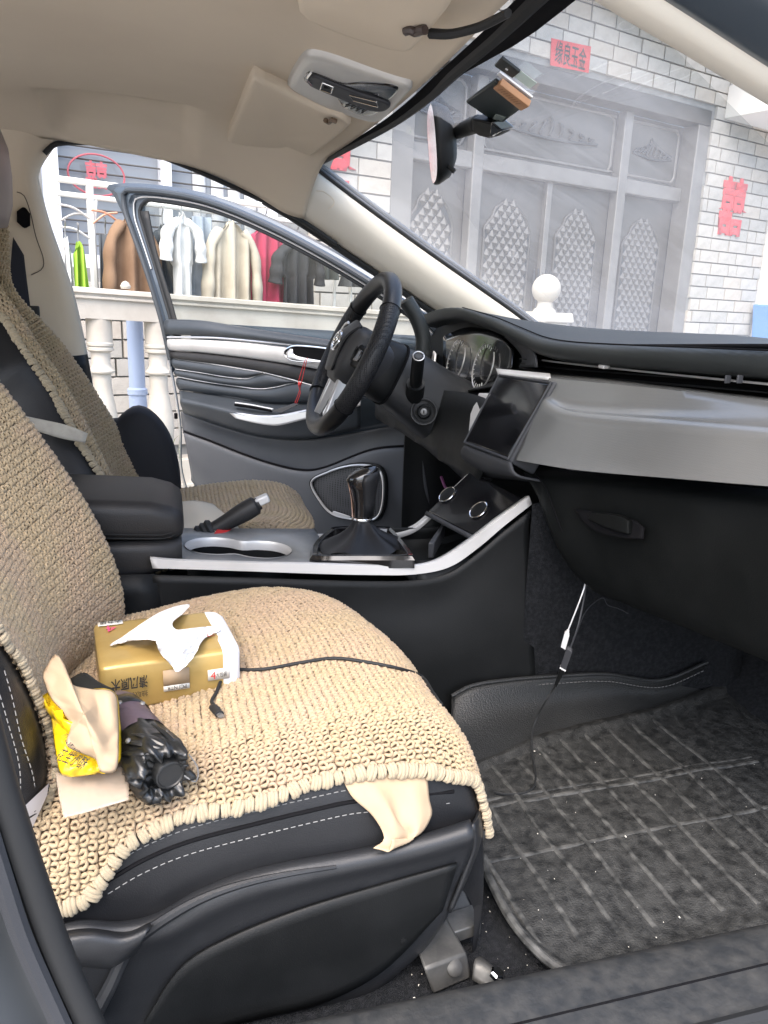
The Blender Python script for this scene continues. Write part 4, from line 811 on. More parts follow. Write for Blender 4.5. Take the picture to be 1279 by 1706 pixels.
def crochet(S, inside, t0, t1, b0, b1, pt=.0086, pb=.0100, off=.0026, r=.0023, seed=1):
    """rows of plump yarn stitches standing on the seat skin, each a leaning V with a strand laid over its foot"""
    rg = random.Random(seed); vs = []; fs = []; nt = int((t1-t0)/pt); nb = int((b1-b0)/pb); SEG = 4
    LEGS = [((-.50, .03, -.002), (-.26, .24, .0024), (.08, .35, .0044), (.36, .25, .0034), (.52, .04, -.001)),
            ((-.50, -.03, -.002), (-.26, -.24, .0024), (.08, -.35, .0044), (.36, -.25, .0034), (.52, -.04, -.001)),
            ((.44, -.52, -.001), (.40, -.26, .0030), (.46, .0, .0046), (.40, .26, .0030), (.44, .52, -.001))]
    for i in range(nt):
        lean = .16 if i % 2 else -.16
        for j in range(nb):
            t = t0+(i+.5)*pt; b = b0+(j+.5+(.5 if i % 2 else 0))*pb
            if not inside(t, b): continue
            p = S.P(t, b); nn = S.N(t, b); tt = (S.P(t+.003, b)-S.P(t-.003, b)); bb = (S.P(t, b+.003)-S.P(t, b-.003))
            if tt.length < 1e-6 or bb.length < 1e-6: continue
            tt.normalize(); bb.normalize(); jt = rg.uniform(-.0009, .0009); jb = rg.uniform(-.0009, .0009); rr = r*rg.uniform(.85, 1.15); hk = rg.uniform(.8, 1.15)
            for q_, leg in enumerate(LEGS):
                ctl = [p+tt*(u*pt+jt)+bb*((v+lean*u)*pb+jb)+nn*(off+h*hk) for u, v, h in leg]; base = len(vs); K = 5; r2 = rr*(.78 if q_ == 2 else 1)
                for k in range(K):
                    d = (ctl[min(k+1, K-1)]-ctl[max(k-1, 0)]).normalized(); x = nn.cross(d).normalized(); y = d.cross(x); rk = r2*(.7 if k in (0, K-1) else 1.0)
                    for q in range(SEG):
                        a = 2*math.pi*q/SEG; vs.append(ctl[k]+x*(rk*math.cos(a))+y*(rk*math.sin(a)))
                for k in range(K-1):
                    for q in range(SEG): fs.append((base+k*SEG+q, base+k*SEG+(q+1) % SEG, base+(k+1)*SEG+(q+1) % SEG, base+(k+1)*SEG+q))
    return vs, fs
bead = None
def bead_mesh():
    """one plump picot: three yarn turns wrapped side by side, leaning"""
    parts = []
    for k, (x, sc_) in enumerate(((-.55, .82), (0, 1.0), (.55, .86))):
        pts = [V((x+.28*math.sin(a*.5), -math.cos(a)*.95*sc_, math.sin(a)*.78*sc_-.15)) for a in [-.35+(math.pi+.7)*i/8 for i in range(9)]]
        parts.append(tube(pts, .40, 7, 12))
    return me('edge_knot', join(*parts), M['cream'], sharp=0)
def knots(parent, S, line, off=.007, step=.0112, seed=3, size=1.0):
    """cream picot edging: one plump knot after another along the border (t,b) line"""
    global bead
    if bead is None: bead = bead_mesh()
    rg = random.Random(seed); pts = [S.P(t, b)+S.N(t, b)*off for t, b in line]; P_ = Path(pts, 400); N_ = Path([V((t, b, 0)) for t, b in line], 400); n = int(P_.len/step)
    for i in range(n):
        d = (i+.5)*P_.len/n; p = P_.at(d); tb = N_.at(N_.len*d/P_.len); nn = S.N(tb.x, tb.y); tg = (P_.at(d+.004)-P_.at(d-.004)).normalized(); c = nn.cross(tg).normalized()
        k = rg.uniform(.88, 1.14)*size; ang = rg.uniform(-.35, .35); tg2 = (tg*math.cos(ang)+c*math.sin(ang)).normalized(); c2 = nn.cross(tg2)
        inst(bead, 'edge_knot', parent, basis(p+nn*rg.uniform(-.001, .001), tg2, c2, nn, (.0058*k, .0064*k, .0056*k)) if True else None)

# ---- passenger cushion
PC = Cushion(-.39)
LT, LB = PC.lon.len, PC.lat.len
cush = P('passenger_seat_cushion', skin(PC, 0, LT, 0, LB, 50, 60), M['leather'], sharp=0)
tn = [find(PC, x, y, fr_(.02, LT*.92, 70), fr_(LB*.5, LB, 70)) for x, y in ((150, 1490), (170, 1440), (215, 1400), (300, 1362), (380, 1350), (450, 1328), (520, 1306), (600, 1292), (680, 1288), (740, 1296), (785, 1306))]
tn.sort()
nl = [tn[0]]
for q in tn[1:]:
    if q[0] > nl[-1][0]+.012: nl.append(q)
def near_b(t):
    if t <= nl[0][0]: return nl[0][1]+(nl[0][0]-t)*.15
    for (a, b), (c, d) in zip(nl, nl[1:]):
        if t <= c: return lerp(b, d, (t-a)/(c-a))
    return nl[-1][1]+(t-nl[-1][0])*.55
TF = .615
def in_cush(t, b): return .012 < t < TF and .115 < b < near_b(t)
pcov = thing('seat_cover', PC.P(.25, LB*.5), 'tan crochet cover with cream knotted edge on the passenger seat cushion, under a tissue pack', 'seat cover', 'crochet seat covers')
def cover_base(S, inside, t0, t1, nfun, parent, off=.0035, nt=70, nb=60, b_lo=.115):
    rows = []
    for i in range(nt+1):
        t = lerp(t0, t1, i/nt); hi = nfun(t); rows.append([S.P(t, lerp(b_lo, hi, j/nb))+S.N(t, lerp(b_lo, hi, j/nb))*off for j in range(nb+1)])
    return ob('backing', grid(rows), M['yarn_base'], parent, sol=.0015, sharp=0)
cover_base(PC, None, .012, TF, lambda t: near_b(t)-.004, pcov)
ob('knitted_loops', crochet(PC, in_cush, .01, TF, .10, LB, seed=4), M['yarn'], pcov, kind='stuff', sharp=0, fix=False)
edge = [(t, near_b(t)) for t in fr_(.012, TF, 60)]
knots(pcov, PC, edge, seed=5); knots(pcov, PC, [(t, .115) for t in fr_(.012, TF-.03, 40)], seed=6)
# stitching on the side of the cushion
def seamline(S, pts, off=.001): return [S.P(t, b)+S.N(t, b)*off for t, b in pts]
for pxs, m_, r_ in (([(170, 1468), (230, 1436), (320, 1404), (420, 1374), (520, 1350), (585, 1337), (660, 1325), (760, 1315)], M['gap'], .0022), ):
    l = [find(PC, x, y, fr_(.02, LT*.95, 60), fr_(LB*.6, LB, 60)) for x, y in pxs]
    P('seam_groove', tube(seamline(PC, l, .0), r_, 6, 40), m_, cush)
    for db in (-.012, .012):
        pa = Path(seamline(PC, [(t, b+db) for t, b in l], .0006), 200); k = int(pa.len/.0075)
        P('stitching', join(*[tube([pa.at(i*.0075), pa.at(i*.0075+.0046)], .00052, 5, 2) for i in range(k)]), M['thread'], cush, kind='stuff')

# ---- passenger backrest
SPN = [(-.105, 0, .60), (-.086, 0, .66), (-.092, 0, .73), (-.118, 0, .81), (-.165, 0, .90), (-.225, 0, 1.00), (-.29, 0, 1.10), (-.34, 0, 1.17)]
LATB = [(-.15, .215, 0), (-.11, .235, 0), (-.05, .245, 0), (-.01, .232, 0), (.006, .20, 0), (-.02, .14, 0), (-.055, .05, 0), (-.060, -.05, 0), (-.054, -.12, 0), (-.042, -.18, 0), (-.040, -.212, 0), (-.054, -.238, 0), (-.095, -.250, 0), (-.135, -.245, 0), (-.175, -.225, 0)]
PB = Back(-.39, 1, SPN, LATB)
bt1, bb1 = PB.sp.len, PB.lat.len
back = P('passenger_seat_backrest', skin(PB, 0, bt1, 0, bb1, 40, 60), M['leather'], sharp=0)
nb_ = [find(PB, x, y, fr_(.0, bt1, 60), fr_(.57, .70, 60)) for x, y in ((0, 1072), (35, 1105), (62, 1160), (80, 1230), (90, 1300), (93, 1360), (86, 1420))]
nb_.sort()
def pb_near(t):
    if t <= nb_[0][0]: return nb_[0][1]
    for (a, b), (c, d) in zip(nb_, nb_[1:]):
        if t <= c: return lerp(b, d, (t-a)/max(1e-6, c-a))
    return nb_[-1][1]
bcov = thing('seat_cover', PB.P(.2, bb1*.5), 'tan crochet cover hanging on the passenger seat backrest', 'seat cover', 'crochet seat covers')
fb = .10
cover_base(PB, None, .0, bt1-.01, lambda t: pb_near(t)-.003, bcov, b_lo=fb)
ob('knitted_loops', crochet(PB, lambda t, b: fb < b < pb_near(t), .0, bt1-.01, fb-.01, bb1, seed=14), M['yarn'], bcov, kind='stuff', sharp=0, fix=False)
knots(bcov, PB, [(t, pb_near(t)) for t in fr_(.0, bt1-.01, 40)], seed=7, off=.006); knots(bcov, PB, [(t, fb) for t in fr_(.0, bt1-.01, 40)], seed=8, off=.006)
for pxs in ([(2, 1118), (22, 1165), (40, 1230), (52, 1300), (60, 1360)], [(2, 1165), (14, 1205), (28, 1270), (38, 1340)]):
    l = [find(PB, x, y, fr_(.0, bt1, 50), fr_(bb1*.6, bb1, 60)) for x, y in pxs]
    pa = Path(seamline(PB, l, .0006), 120); k = int(pa.len/.0075)
    P('stitching', join(*[tube([pa.at(i*.0075), pa.at(i*.0075+.0046)], .00052, 5, 2) for i in range(k)]), M['thread'], back, kind='stuff')
l0 = [PB.P(*find(PB, x, y, fr_(.0, bt1, 50), fr_(bb1*.5, bb1, 60))) for x, y in ((34, 1338), (84, 1300), (84, 1326), (44, 1384))]
tg = P('airbag_tag', prism([p+V((.004, -.012, .003)) for p in l0], V((.0, -.001, .0006))), mat('white_tag_cloth', (.66, .62, .6), .8), back); tg['label'] = 'white cloth tag with dark scribbles sewn to the seat side'
for a, b in (((56, 1352), (78, 1322)), ((62, 1335), (80, 1316)), ((48, 1362), (66, 1350)), ((70, 1330), (82, 1308))):
    q = (l0[0]+V((.004, -.0135, .003))).lerp(l0[2]+V((.004, -.0135, .003)), .5)
    nrm_ = (l0[1]-l0[0]).cross(l0[3]-l0[0]).normalized(); o0 = l0[0]+V((.004, -.0136, .0036))
    P('tag_print', tube([PP(*a, o0, nrm_), PP(*b, o0, nrm_)], .0012, 5, 2), M['ink'], back)

# ---- passenger seat side shield
Ysh = -.668
s_top = [(60, 1560), (130, 1540), (200, 1542), (262, 1528), (330, 1490), (400, 1462), (480, 1442), (560, 1428), (640, 1412), (720, 1392), (785, 1372)]
s_r1 = [(60, 1580), (130, 1556), (200, 1556), (275, 1548), (340, 1512), (410, 1482), (490, 1460), (565, 1445), (645, 1428), (722, 1408), (787, 1388)]
s_r2 = [(60, 1700), (150, 1620), (230, 1600), (290, 1580), (352, 1546), (425, 1514), (500, 1490), (575, 1470), (650, 1452), (722, 1434), (783, 1412)]
s_b = [(120, 1900), (200, 1850), (290, 1790), (360, 1730), (440, 1706), (500, 1690), (560, 1670), (610, 1648), (655, 1615), (705, 1570), (742, 1520)]
shl = P('seat_side_shield', loft([[PY(x, y, Ysh+.035) for x, y in s_top], [PY(x, y, Ysh+.012) for x, y in s_top], [PY(x, y, Ysh) for x, y in s_r1], [PY(x, y, Ysh+.008) for x, y in s_r2], [p.lerp(q, .5)+V((0, .0, 0)) for p, q in zip([PY(x, y, Ysh+.016) for x, y in s_r2], [PY(x, y, Ysh+.018) for x, y in s_b])], [PY(x, y, Ysh+.02) for x, y in s_b], [PY(x, y, Ysh+.06) for x, y in s_b]], 60, 40), M['shield'], sol=-.004, sharp=0)
P('shield_front_cap', loft([[PY(x, y, Ysh+.01) for x, y in ((783, 1374), (785, 1410), (768, 1460), (745, 1518))], [PY(x, y, -.64) for x, y in ((791, 1362), (795, 1398), (779, 1446), (756, 1500))], [PY(x, y, -.60) for x, y in ((796, 1345), (800, 1378), (786, 1424), (765, 1470))]], 16, 12), M['shield'], shl, sol=-.004, sharp=0)
P('shield_ridge', tube([PY(x, y, Ysh-.002) for x, y in ((150, 1706), (185, 1640), (215, 1580), (262, 1540), (330, 1500), (400, 1474), (480, 1456), (560, 1444))], lambda t: .0075*(1-.75*t), 8, 50), M['shield'], shl)
P('recliner_lever', loft([[PY(x, y, Ysh-.004) for x, y in ((96, 1552), (150, 1546), (210, 1552), (250, 1536))], [PY(x, y, Ysh-.022) for x, y in ((100, 1566), (150, 1560), (205, 1564), (246, 1548))], [PY(x, y, Ysh-.022) for x, y in ((110, 1596), (150, 1600), (195, 1600), (236, 1572))], [PY(x, y, Ysh+.0) for x, y in ((116, 1606), (152, 1612), (190, 1612), (226, 1590))]], 20, 16), M['shield'], shl, sol=.004, sharp=0)
P('shield_inner_panel', loft([[PY(x, y, Ysh+.004) for x, y in ((240, 1700), (300, 1610), (380, 1560), (500, 1512), (640, 1470), (760, 1436))], [PY(x, y, Ysh+.010) for x, y in ((280, 1760), (360, 1712), (440, 1690), (540, 1665), (640, 1610), (735, 1512))]], 30, 10), M['plastic'], shl, sol=-.004, sharp=0)
P('screw', lathe([(.004, 0), (.004, .001), (.001, .0015)], PY(672, 1567, Ysh+.005), 12, (0, -1, 0)), M['plastic'], shl)
# seat rail ends on the floor
rail = P('seat_rail', hexa([PZ(722, 1658, .394), PZ(786, 1630, .394), PZ(745, 1545, .394), PZ(690, 1560, .394)]+[PZ(706, 1614, .424), PZ(778, 1588, .424), PZ(740, 1520, .430), PZ(680, 1540, .430)]), M['dull'], bev=.003); rail['label'] = 'steel end of the seat rail bolted to the floor'
P('rail_rivet', lathe([(.009, -.004), (.009, .002), (.006, .004), (.001, .0045)], PZ(757, 1612, .414), 16, (-.0, -.8, .6)), M['dull'], rail)
P('rail_foot', loft([[PZ(x, y, .402) for x, y in ((786, 1632), (808, 1645), (836, 1660))], [PZ(x, y, .416) for x, y in ((790, 1600), (812, 1610), (836, 1636))], [PZ(x, y, .402) for x, y in ((800, 1592), (824, 1612), (846, 1650))]], 14, 10), M['dull'], rail, sol=.004, sharp=0)
P('rail_bolt', lathe([(.008, 0), (.008, .005), (.006, .007), (.001, .007)], PZ(826, 1625, .416), 6, (.2, -.2, 1)), M['chrome'], rail)
for a, b in (((738, 1560), (802, 1538)), ((752, 1524), (786, 1512))):
    q0, q1 = PZ(*a, .425), PZ(*b, .425); P('rail_slot_bar', hexa([q0+V((0, 0, -.016)), q1+V((0, 0, -.016)), q1+V((.0, .028, -.016)), q0+V((0, .028, -.016)), q0, q1, q1+V((0, .028, .003)), q0+V((0, .028, .003))]), M['dull'], rail, bev=.0015)

# ---- driver seat
DC = Cushion(.385, -1, dx=.0)
dcu = P('driver_seat_cushion', skin(DC, 0, LT, 0, LB, 40, 40), M['leather'], sharp=0)
dcov = thing('seat_cover', DC.P(.25, LB*.5), 'tan crochet cover on the driver seat cushion behind the hand brake', 'seat cover', 'crochet seat covers')
cover_base(DC, None, .05, .56, lambda t: LB-.12, dcov, b_lo=.12)
ob('knitted_loops', crochet(DC, lambda t, b: .12 < b < LB-.12, .05, .56, .10, LB, seed=24, pt=.0094, pb=.0108, r=.0025), M['yarn_tan'], dcov, kind='stuff', sharp=0, fix=False)
DSP = [(-.05, 0, .62), (-.072, 0, .68), (-.105, 0, .76), (-.150, 0, .86), (-.20, 0, .96), (-.258, 0, 1.05), (-.305, 0, 1.12), (-.318, 0, 1.19), (-.318, 0, 1.25), (-.325, 0, 1.30)]
LATD = [(-.15, .215, 0), (-.11, .235, 0), (-.05, .245, 0), (-.01, .232, 0), (.006, .20, 0), (-.02, .14, 0), (-.055, .05, 0), (-.058, -.05, 0), (-.03, -.12, 0), (.004, -.18, 0), (.008, -.212, 0), (-.012, -.238, 0), (-.06, -.250, 0), (-.10, -.245, 0), (-.14, -.225, 0)]
class DBack(Back):
    def P(s, t, b):
        p = s.sp.at(t); e = .01; d = (s.sp.at(t+e)-s.sp.at(t-e)).normalized(); f = V((d.z, 0, -d.x)); c = s.lat.at(b)
        w = 1-.36*sstep(.14, .42, t)-.36*sstep(.42, .54, t)+.30*sstep(.56, .66, t)
        return V((p.x, s.yc+c.y*w*s.sg, p.z))+f*c.x
DB = DBack(.385, -1, DSP, LATD); dt1, db1 = DB.sp.len, DB.lat.len
dbk = P('driver_seat_backrest', skin(DB, 0, dt1, 0, db1, 50, 50), M['leather'], sharp=0)
dbc = thing('seat_cover', DB.P(.25, db1*.5), 'tan crochet cover on the driver seat backrest and headrest', 'seat cover', 'crochet seat covers')
def df_(t): return .168-.022*sstep(.08, .30, t)-.05*sstep(.5, .6, t)
def dn_(t): return db1-.115
rows = []
for i in range(61):
    t = lerp(.0, dt1-.01, i/60); rows.append([DB.P(t, lerp(df_(t), dn_(t), j/40))+DB.N(t, lerp(df_(t), dn_(t), j/40))*.0035 for j in range(41)])
ob('backing', grid(rows), M['yarn_base'], dbc, sol=.0015, sharp=0)
ob('knitted_loops', crochet(DB, lambda t, b: df_(t) < b < dn_(t), .0, dt1-.01, .08, db1, seed=34, pt=.0094, pb=.0108, r=.0025), M['yarn_tan'], dbc, kind='stuff', sharp=0, fix=False)
knots(dbc, DB, [(t, df_(t)) for t in fr_(.0, dt1-.01, 50)], seed=9, off=.008, size=1.0); knots(dbc, DB, [(t, dn_(t)) for t in fr_(.0, dt1-.01, 50)], seed=10, off=.006, size=.8, step=.0125)
# outboard wing of the backrest
wg = [(158, 760), (168, 712), (180, 701), (192, 703), (205, 691), (224, 680), (245, 684), (268, 704), (286, 734), (298, 776), (302, 815), (300, 850), (250, 880), (180, 870)]
w3 = cat([PY(x, y, .585) for x, y in wg], 56, True); wc = sum(w3, V())/56
P('backrest_wing', grid([w3, [wc+(p-wc)*.3+V((-.01, .085, 0)) for p in w3]][:0] or [[wc+(p-wc)*k+V((0, o, 0)) for p in w3] for k, o in ((.02, -.026), (.4, -.025), (.7, -.022), (.93, -.014), (1, 0), (1.0, .05), (.92, .075), (.3, .085), (.02, .086))], cv=True), mat('matte_black_cloth', (.016, .016, .019), .7, bump=.2, bscale=600, spec=.35), dbk, sharp=0)
# headrest side and pale strap
hd = P('headrest', grid([[V((-.33, .385, 1.33))+V((.055*rr*math.cos(a), .115*rr*math.copysign(abs(math.sin(a))**.7, math.sin(a)), h)) for a in [2*math.pi*k/28 for k in range(28)]] for rr, h in ((.2, -.10), (.8, -.09), (1, -.05), (1.05, 0), (1, .05), (.8, .085), (.2, .095))], cv=True), mat('mauve_grey_leather', (.22, .18, .17), .5, col2=(.27, .22, .20), scale=8), sharp=0)
stp = P('headrest_strap', loft([[PY(x, y, .130) for x, y in ((-40, 672), (0, 684), (60, 697), (110, 708), (146, 722))], [PY(x, y, .128) for x, y in ((-40, 690), (0, 703), (60, 718), (100, 730), (142, 738))]], 20, 6), mat('beige_webbing', (.42, .39, .33), .8, col2=(.36, .33, .28), scale=60, bump=.5, bscale=800), dbk, sol=-.002, sharp=0)

# ---- passenger side B pillar foot with door seal (foreground)
bpf = P('passenger_b_pillar', loft([[PY(x, y, -.80) for x, y in ((-30, 1180), (0, 1275), (25, 1330), (60, 1430), (110, 1560), (180, 1730), (210, 1800))], [PY(x, y, -.815) for x, y in ((-45, 1200), (-14, 1300), (10, 1370), (42, 1470), (88, 1590), (150, 1740), (180, 1800))], [PY(x, y, -.81) for x, y in ((-80, 1250), (-50, 1350), (-20, 1450), (10, 1540), (50, 1640), (110, 1760), (140, 1820))], [PY(x, y, -.84) for x, y in ((-150, 1300), (-120, 1400), (-100, 1500), (-80, 1600), (-40, 1700), (30, 1800), (60, 1850))]], 40, 24), mat('b_pillar_grey', (.05, .055, .06), .45, col2=(.06, .066, .072), scale=6), sol=.006, sharp=0)
P('door_seal', tube([PY(x, y, -.812) for x, y in ((-30, 1190), (0, 1300), (22, 1370), (55, 1470), (102, 1600), (170, 1750))], .010, 10, 40), M['rubber'], bpf)
P('seal_lip', tube([PY(x, y, -.822) for x, y in ((-55, 1270), (-22, 1380), (6, 1470), (36, 1560), (80, 1660), (140, 1790))], .007, 8, 40), M['plastic_grey'], bpf)

# ================================================================ THINGS INSIDE THE CAR
# ---- passenger floor mat
mz = .402
mo = [(800, 1440), (815, 1478), (850, 1545), (893, 1598), (935, 1628), (985, 1637), (1060, 1622), (1170, 1590), (1279, 1556), (1400, 1520)]
mb = [(700, 1330), (770, 1290), (840, 1262), (900, 1237), (985, 1214), (1060, 1198), (1132, 1178), (1200, 1150), (1300, 1125), (1400, 1110)]
mt = thing('floor_mat', PZ(1000, 1400, mz), 'dirty black rubber floor mat with raised ribs in the passenger footwell', 'floor mat')
def dirt(name, c1, c2, **k): return mat(name, c1, .62, col2=c2, scale=70, detail=14, lo=.34, hi=.82, rough2=.85, **k)
M['mat'] = dirt('dusty_black_rubber', (.007, .0076, .0076), (.046, .047, .045)); voro_bump(M['mat'], 420, .55, .0016)
M['rib'] = dirt('rib_rubber', (.012, .013, .013), (.12, .12, .114))
mo3 = [PZ(x, y, mz) for x, y in mo]; mb3 = [PZ(x, y, mz) for x, y in mb]
rowsA, rowsB = cat(mo3, 60), cat(mb3, 60)
def mh(p): return .004*noise.noise(p*9)+.0022*noise.noise(p*30)
rows = []
for i in range(41):
    t = i/40; r = []
    for a, b in zip(rowsA, rowsB):
        p = a.lerp(b, t); up = .010*(1-sstep(0, .045, t))+.010*sstep(.93, 1, t); p.z += up+mh(p)+.003; r.append(p)
    rows.append(r)
ob('mat_sheet', grid(rows), M['mat'], mt, sol=-.004, sharp=0)
ob('mat_edge', tube([p+V((0, 0, .012+mh(p))) for p in mo3], .0055, 8, 80), M['rib'], mt)
fl_b = [PZ(x, y, mz+.008) for x, y in ((770, 1290), (840, 1262), (900, 1237), (985, 1214), (1060, 1198), (1132, 1180), (1175, 1150))]
fl_t = [PY(x, y, -.165) for x, y in ((752, 1160), (790, 1142), (860, 1132), (930, 1127), (1010, 1124), (1100, 1134), (1178, 1104))]
fl_m = [a.lerp(b, .5)+V((0, .02, -.008)) for a, b in zip(fl_b, fl_t)]
M['flap'] = voro_bump(mat('mat_flap_vinyl', (.015, .016, .0165), .5, col2=(.03, .031, .031), scale=5, lo=.5, hi=.8), 380, .5, .0014)
ob('side_flap', loft([fl_b, fl_m, fl_t], 50, 16), M['flap'], mt, sol=.003, sharp=0)
ob('flap_piping', tube([p+V((0, 0, .001)) for p in fl_t], .0034, 8, 60), M['flap'], mt)
pth = Path([p+V((0, -.0035, -.012)) for p in fl_t], 200)
ob('flap_stitching', join(*[tube([pth.at(i*.008), pth.at(i*.008+.005)], .0009, 4, 2) for i in range(int(pth.len/.008))]), M['thread'] if False else mat('grey_thread', (.12, .12, .12), .8), mt, kind='stuff')
def rib(a, b, r):
    P_ = [a.lerp(b, i/12) for i in range(13)]; P_ = [p+V((.004*noise.noise(p*7), .003*noise.noise(p*6+V((5, 0, 0))), .0060+mh(p))) for p in P_]
    ob('rib', tube(P_, r, 8, 36, flat=.8), M['rib'], mt)
def mat_x0(y):   # seat side edge of the mat at this distance from the tunnel
    return lerp(.40, .335, sstep(-.30, -.60, y)) if y > -.62 else .40
for k in range(10):
    X = .385+.050*k; rib(V((X+.012, -.655, mz)), V((X, -.245 if X < .66 else -.20, mz)), .0042)
for Y, r in ((-.505, .0038), (-.400, .0040), (-.385, .0030)): rib(V((.365, Y, mz)), V((.93, Y+.02, mz)), r)

# ---- crumbs and a dry leaf
cr = []
rg = random.Random(5)
for k in range(110):
    x, y = rg.uniform(650, 890), rg.uniform(1440, 1706)
    if k > 70: x, y = rg.uniform(860, 1279), rg.uniform(1230, 1600)
    p = PZ(x, y, .396 if k <= 70 else .412); s = rg.uniform(.0004, .0011)+(.0006 if k % 9 == 0 else 0); cr.append(box(p, (s*rg.uniform(.6, 2), s, s*.7), Matrix.Rotation(rg.uniform(0, 3), 3, 'Z')))
tag(ob('crumbs', join(*cr), mat('pale_crumb', (.6, .57, .5), .8), kind='stuff'), 'pale crumbs and grit scattered over the footwell carpet and mat', 'crumbs')
lf = [PZ(x, y, .399) for x, y in ((857, 1549), (866, 1552), (876, 1556), (878, 1578), (868, 1566))]
tag(ob('dry_leaf', loft([[lf[0], lf[2]+V((0, 0, .006)), lf[3]], [lf[0], lf[4]+V((0, 0, .001)), lf[3]]], 12, 5), mat('dry_brown_leaf', (.16, .075, .045), .7, col2=(.10, .05, .03), scale=60), sol=.0006), 'dry reddish brown leaf fragment on the carpet beside the floor mat', 'leaf')

# ---- tissue pack
def surf_hit(S, x, y): return S.P(*find(S, x, y, fr_(.05, .55, 80), fr_(.12, LB-.05, 80)))
zt = PC.P(.2, LB*.5).z+.008
b_fr = PZ(387, 1157, zt); b_fl = PZ(176, 1190, zt); e1 = (b_fr-b_fl); lenx = .150; ex = e1.normalized(); b_fl = b_fr-ex*lenx
ey = V((-ex.y, ex.x, 0)); wid, hei = .132, .060
M['gold'] = mat('gold_film', (.47, .33, .115), .36, metal=.3, col2=(.40, .275, .09), scale=14, bump=.35, bscale=28, bdist=.004, coat=.2)
tp = thing('tissue_pack', b_fl.lerp(b_fr, .5)+ey*wid/2, 'gold film tissue pack with white tissue pulled out, lying on the seat cover', 'tissue pack')
def tpp(u, v, w): return b_fl+ex*(u*lenx)+ey*(v*wid)+V((0, 0, w*hei))
def tsec(u, k, jit):
    out = []
    for a, b in rrect(.5, .5, 1*k, 1*k, .10, 4):
        q = tpp(u, a, b); out.append(q+V((0, 0, .0016*noise.noise(q*40)))+ey*(.0014*noise.noise(q*45+V((3, 3, 3)))))
    return out
ob('film_wrapper', grid([tsec(u, k, 0) for u, k in ((.0, .90), (.012, .975), (.05, 1), (.15, 1.005), (.3, 1.01), (.45, 1.012), (.6, 1.01), (.75, 1.006), (.9, 1), (.965, .995))], cv=True), M['gold'], tp, sharp=0)
M['tissue'] = mat('white_tissue', (.80, .80, .80), .9, col2=(.74, .74, .74), scale=30, bump=.3, bscale=150, spec=.1)
es = [tsec(u, k, 0) for u, k in ((.93, 1.0), (.97, 1.0), (1.03, .97), (1.075, .86), (1.10, .60), (1.105, .02))]
ob('white_end', grid(es, cv=True), M['tissue'], tp, sharp=0)
fl_end = tsec(.0, .90, 0); ob('folded_end', (fl_end, [tuple(range(len(fl_end)))]), M['gold'], tp)
def in_poly(x, y, P_):
    c = False; n = len(P_)
    for i in range(n):
        (x1, y1), (x2, y2) = P_[i], P_[i-1]
        if (y1 > y) != (y2 > y) and x < (x2-x1)*(y-y1)/(y2-y1)+x1: c = not c
    return c
def sheet(poly, zf, n=26):
    """crumpled sheet: rings of the smoothed outline drawn in to its middle, each point set at its own height"""
    o = cat([V((x, y, 0)) for x, y in poly], 96, True); c = sum(o, V())/96; rows = []
    for i in range(n+1):
        k = 1-i/n*.995; rows.append([PZ(c.x+(q.x-c.x)*k, c.y+(q.y-c.y)*k, zf(c.x+(q.x-c.x)*k, c.y+(q.y-c.y)*k, k)) for q in o])
    return grid(rows, cv=True)
# pulled out tissue
tz = tpp(.5, .5, 1.0).z
def tis(cx, cy, h):
    def f(x, y, k): 
        d = math.hypot((x-cx)/70, (y-cy)/45); q = V((x*.045, y*.045, 1)); return tz+.003+h*max(0, 1-d)**.8+.0065*abs(noise.noise(q*1.4))+.003*noise.noise(q*3)
    return f
ob('pulled_tissue', join(sheet([(183, 1075), (205, 1060), (232, 1041), (262, 1022), (292, 1010), (316, 1007), (304, 1022), (289, 1034), (288, 1044), (296, 1052), (290, 1066), (270, 1070), (255, 1066), (225, 1066)], tis(272, 1054, .030)),
                         sheet([(262, 1050), (280, 1046), (296, 1049), (330, 1045), (362, 1043), (366, 1049), (344, 1061), (334, 1072), (322, 1094), (297, 1118), (284, 1106), (268, 1090), (260, 1070)], tis(275, 1060, .034))), M['tissue'], tp, sol=.0010, sharp=0)
ux, uy = ex, ey
lbl = tpp(.50, .0, .42)-ey*.0006
def sticker(name, c, x, y, w, h, m, nrm_): 
    q = [c+x*a*w/2+y*b*h/2+nrm_*.0012 for a, b in ((-1, -1), (1, -1), (1, 1), (-1, 1))]; return ob(name, (q, [(0, 1, 2, 3)]), m, tp, sol=-.0003)
M['lab'] = mat('paper_label', (.68, .66, .6), .6)
fyv = V((0, 0, 1))
sticker('front_label', tpp(.56, -.012, .60), ex, fyv, .030, .020, mat('blank_kraft_label', (.42, .31, .2), .6), -ey); sticker('front_label', tpp(.56, -.012, .38), ex, fyv, .030, .008, M['lab'], -ey)
text('lettering', 'PCI NTR', M['ink'], tp, tpp(.56, -.012, .38)-ey*.0018, -ex, -fyv, .005, .022)
sticker('size_label', tpp(.89, -.010, .52), ex, fyv, .026, .014, M['lab'], -ey)
text('lettering', '4', M['red'], tp, tpp(.845, -.010, .52)-ey*.0018, ex, fyv, .010, .006); text('lettering', '大包装', M['ink'], tp, tpp(.91, -.010, .52)-ey*.0018, ex, fyv, .007, .013)
text('lettering', '清风原木', M['ink'], tp, tpp(.21, -.012, .62)-ey*.003, -ex, -fyv, .016, .040, bold=.02); text('lettering', '抽取式面纸', M['ink'], tp, tpp(.22, -.012, .36)-ey*.003, -ex, -fyv, .008, .036)
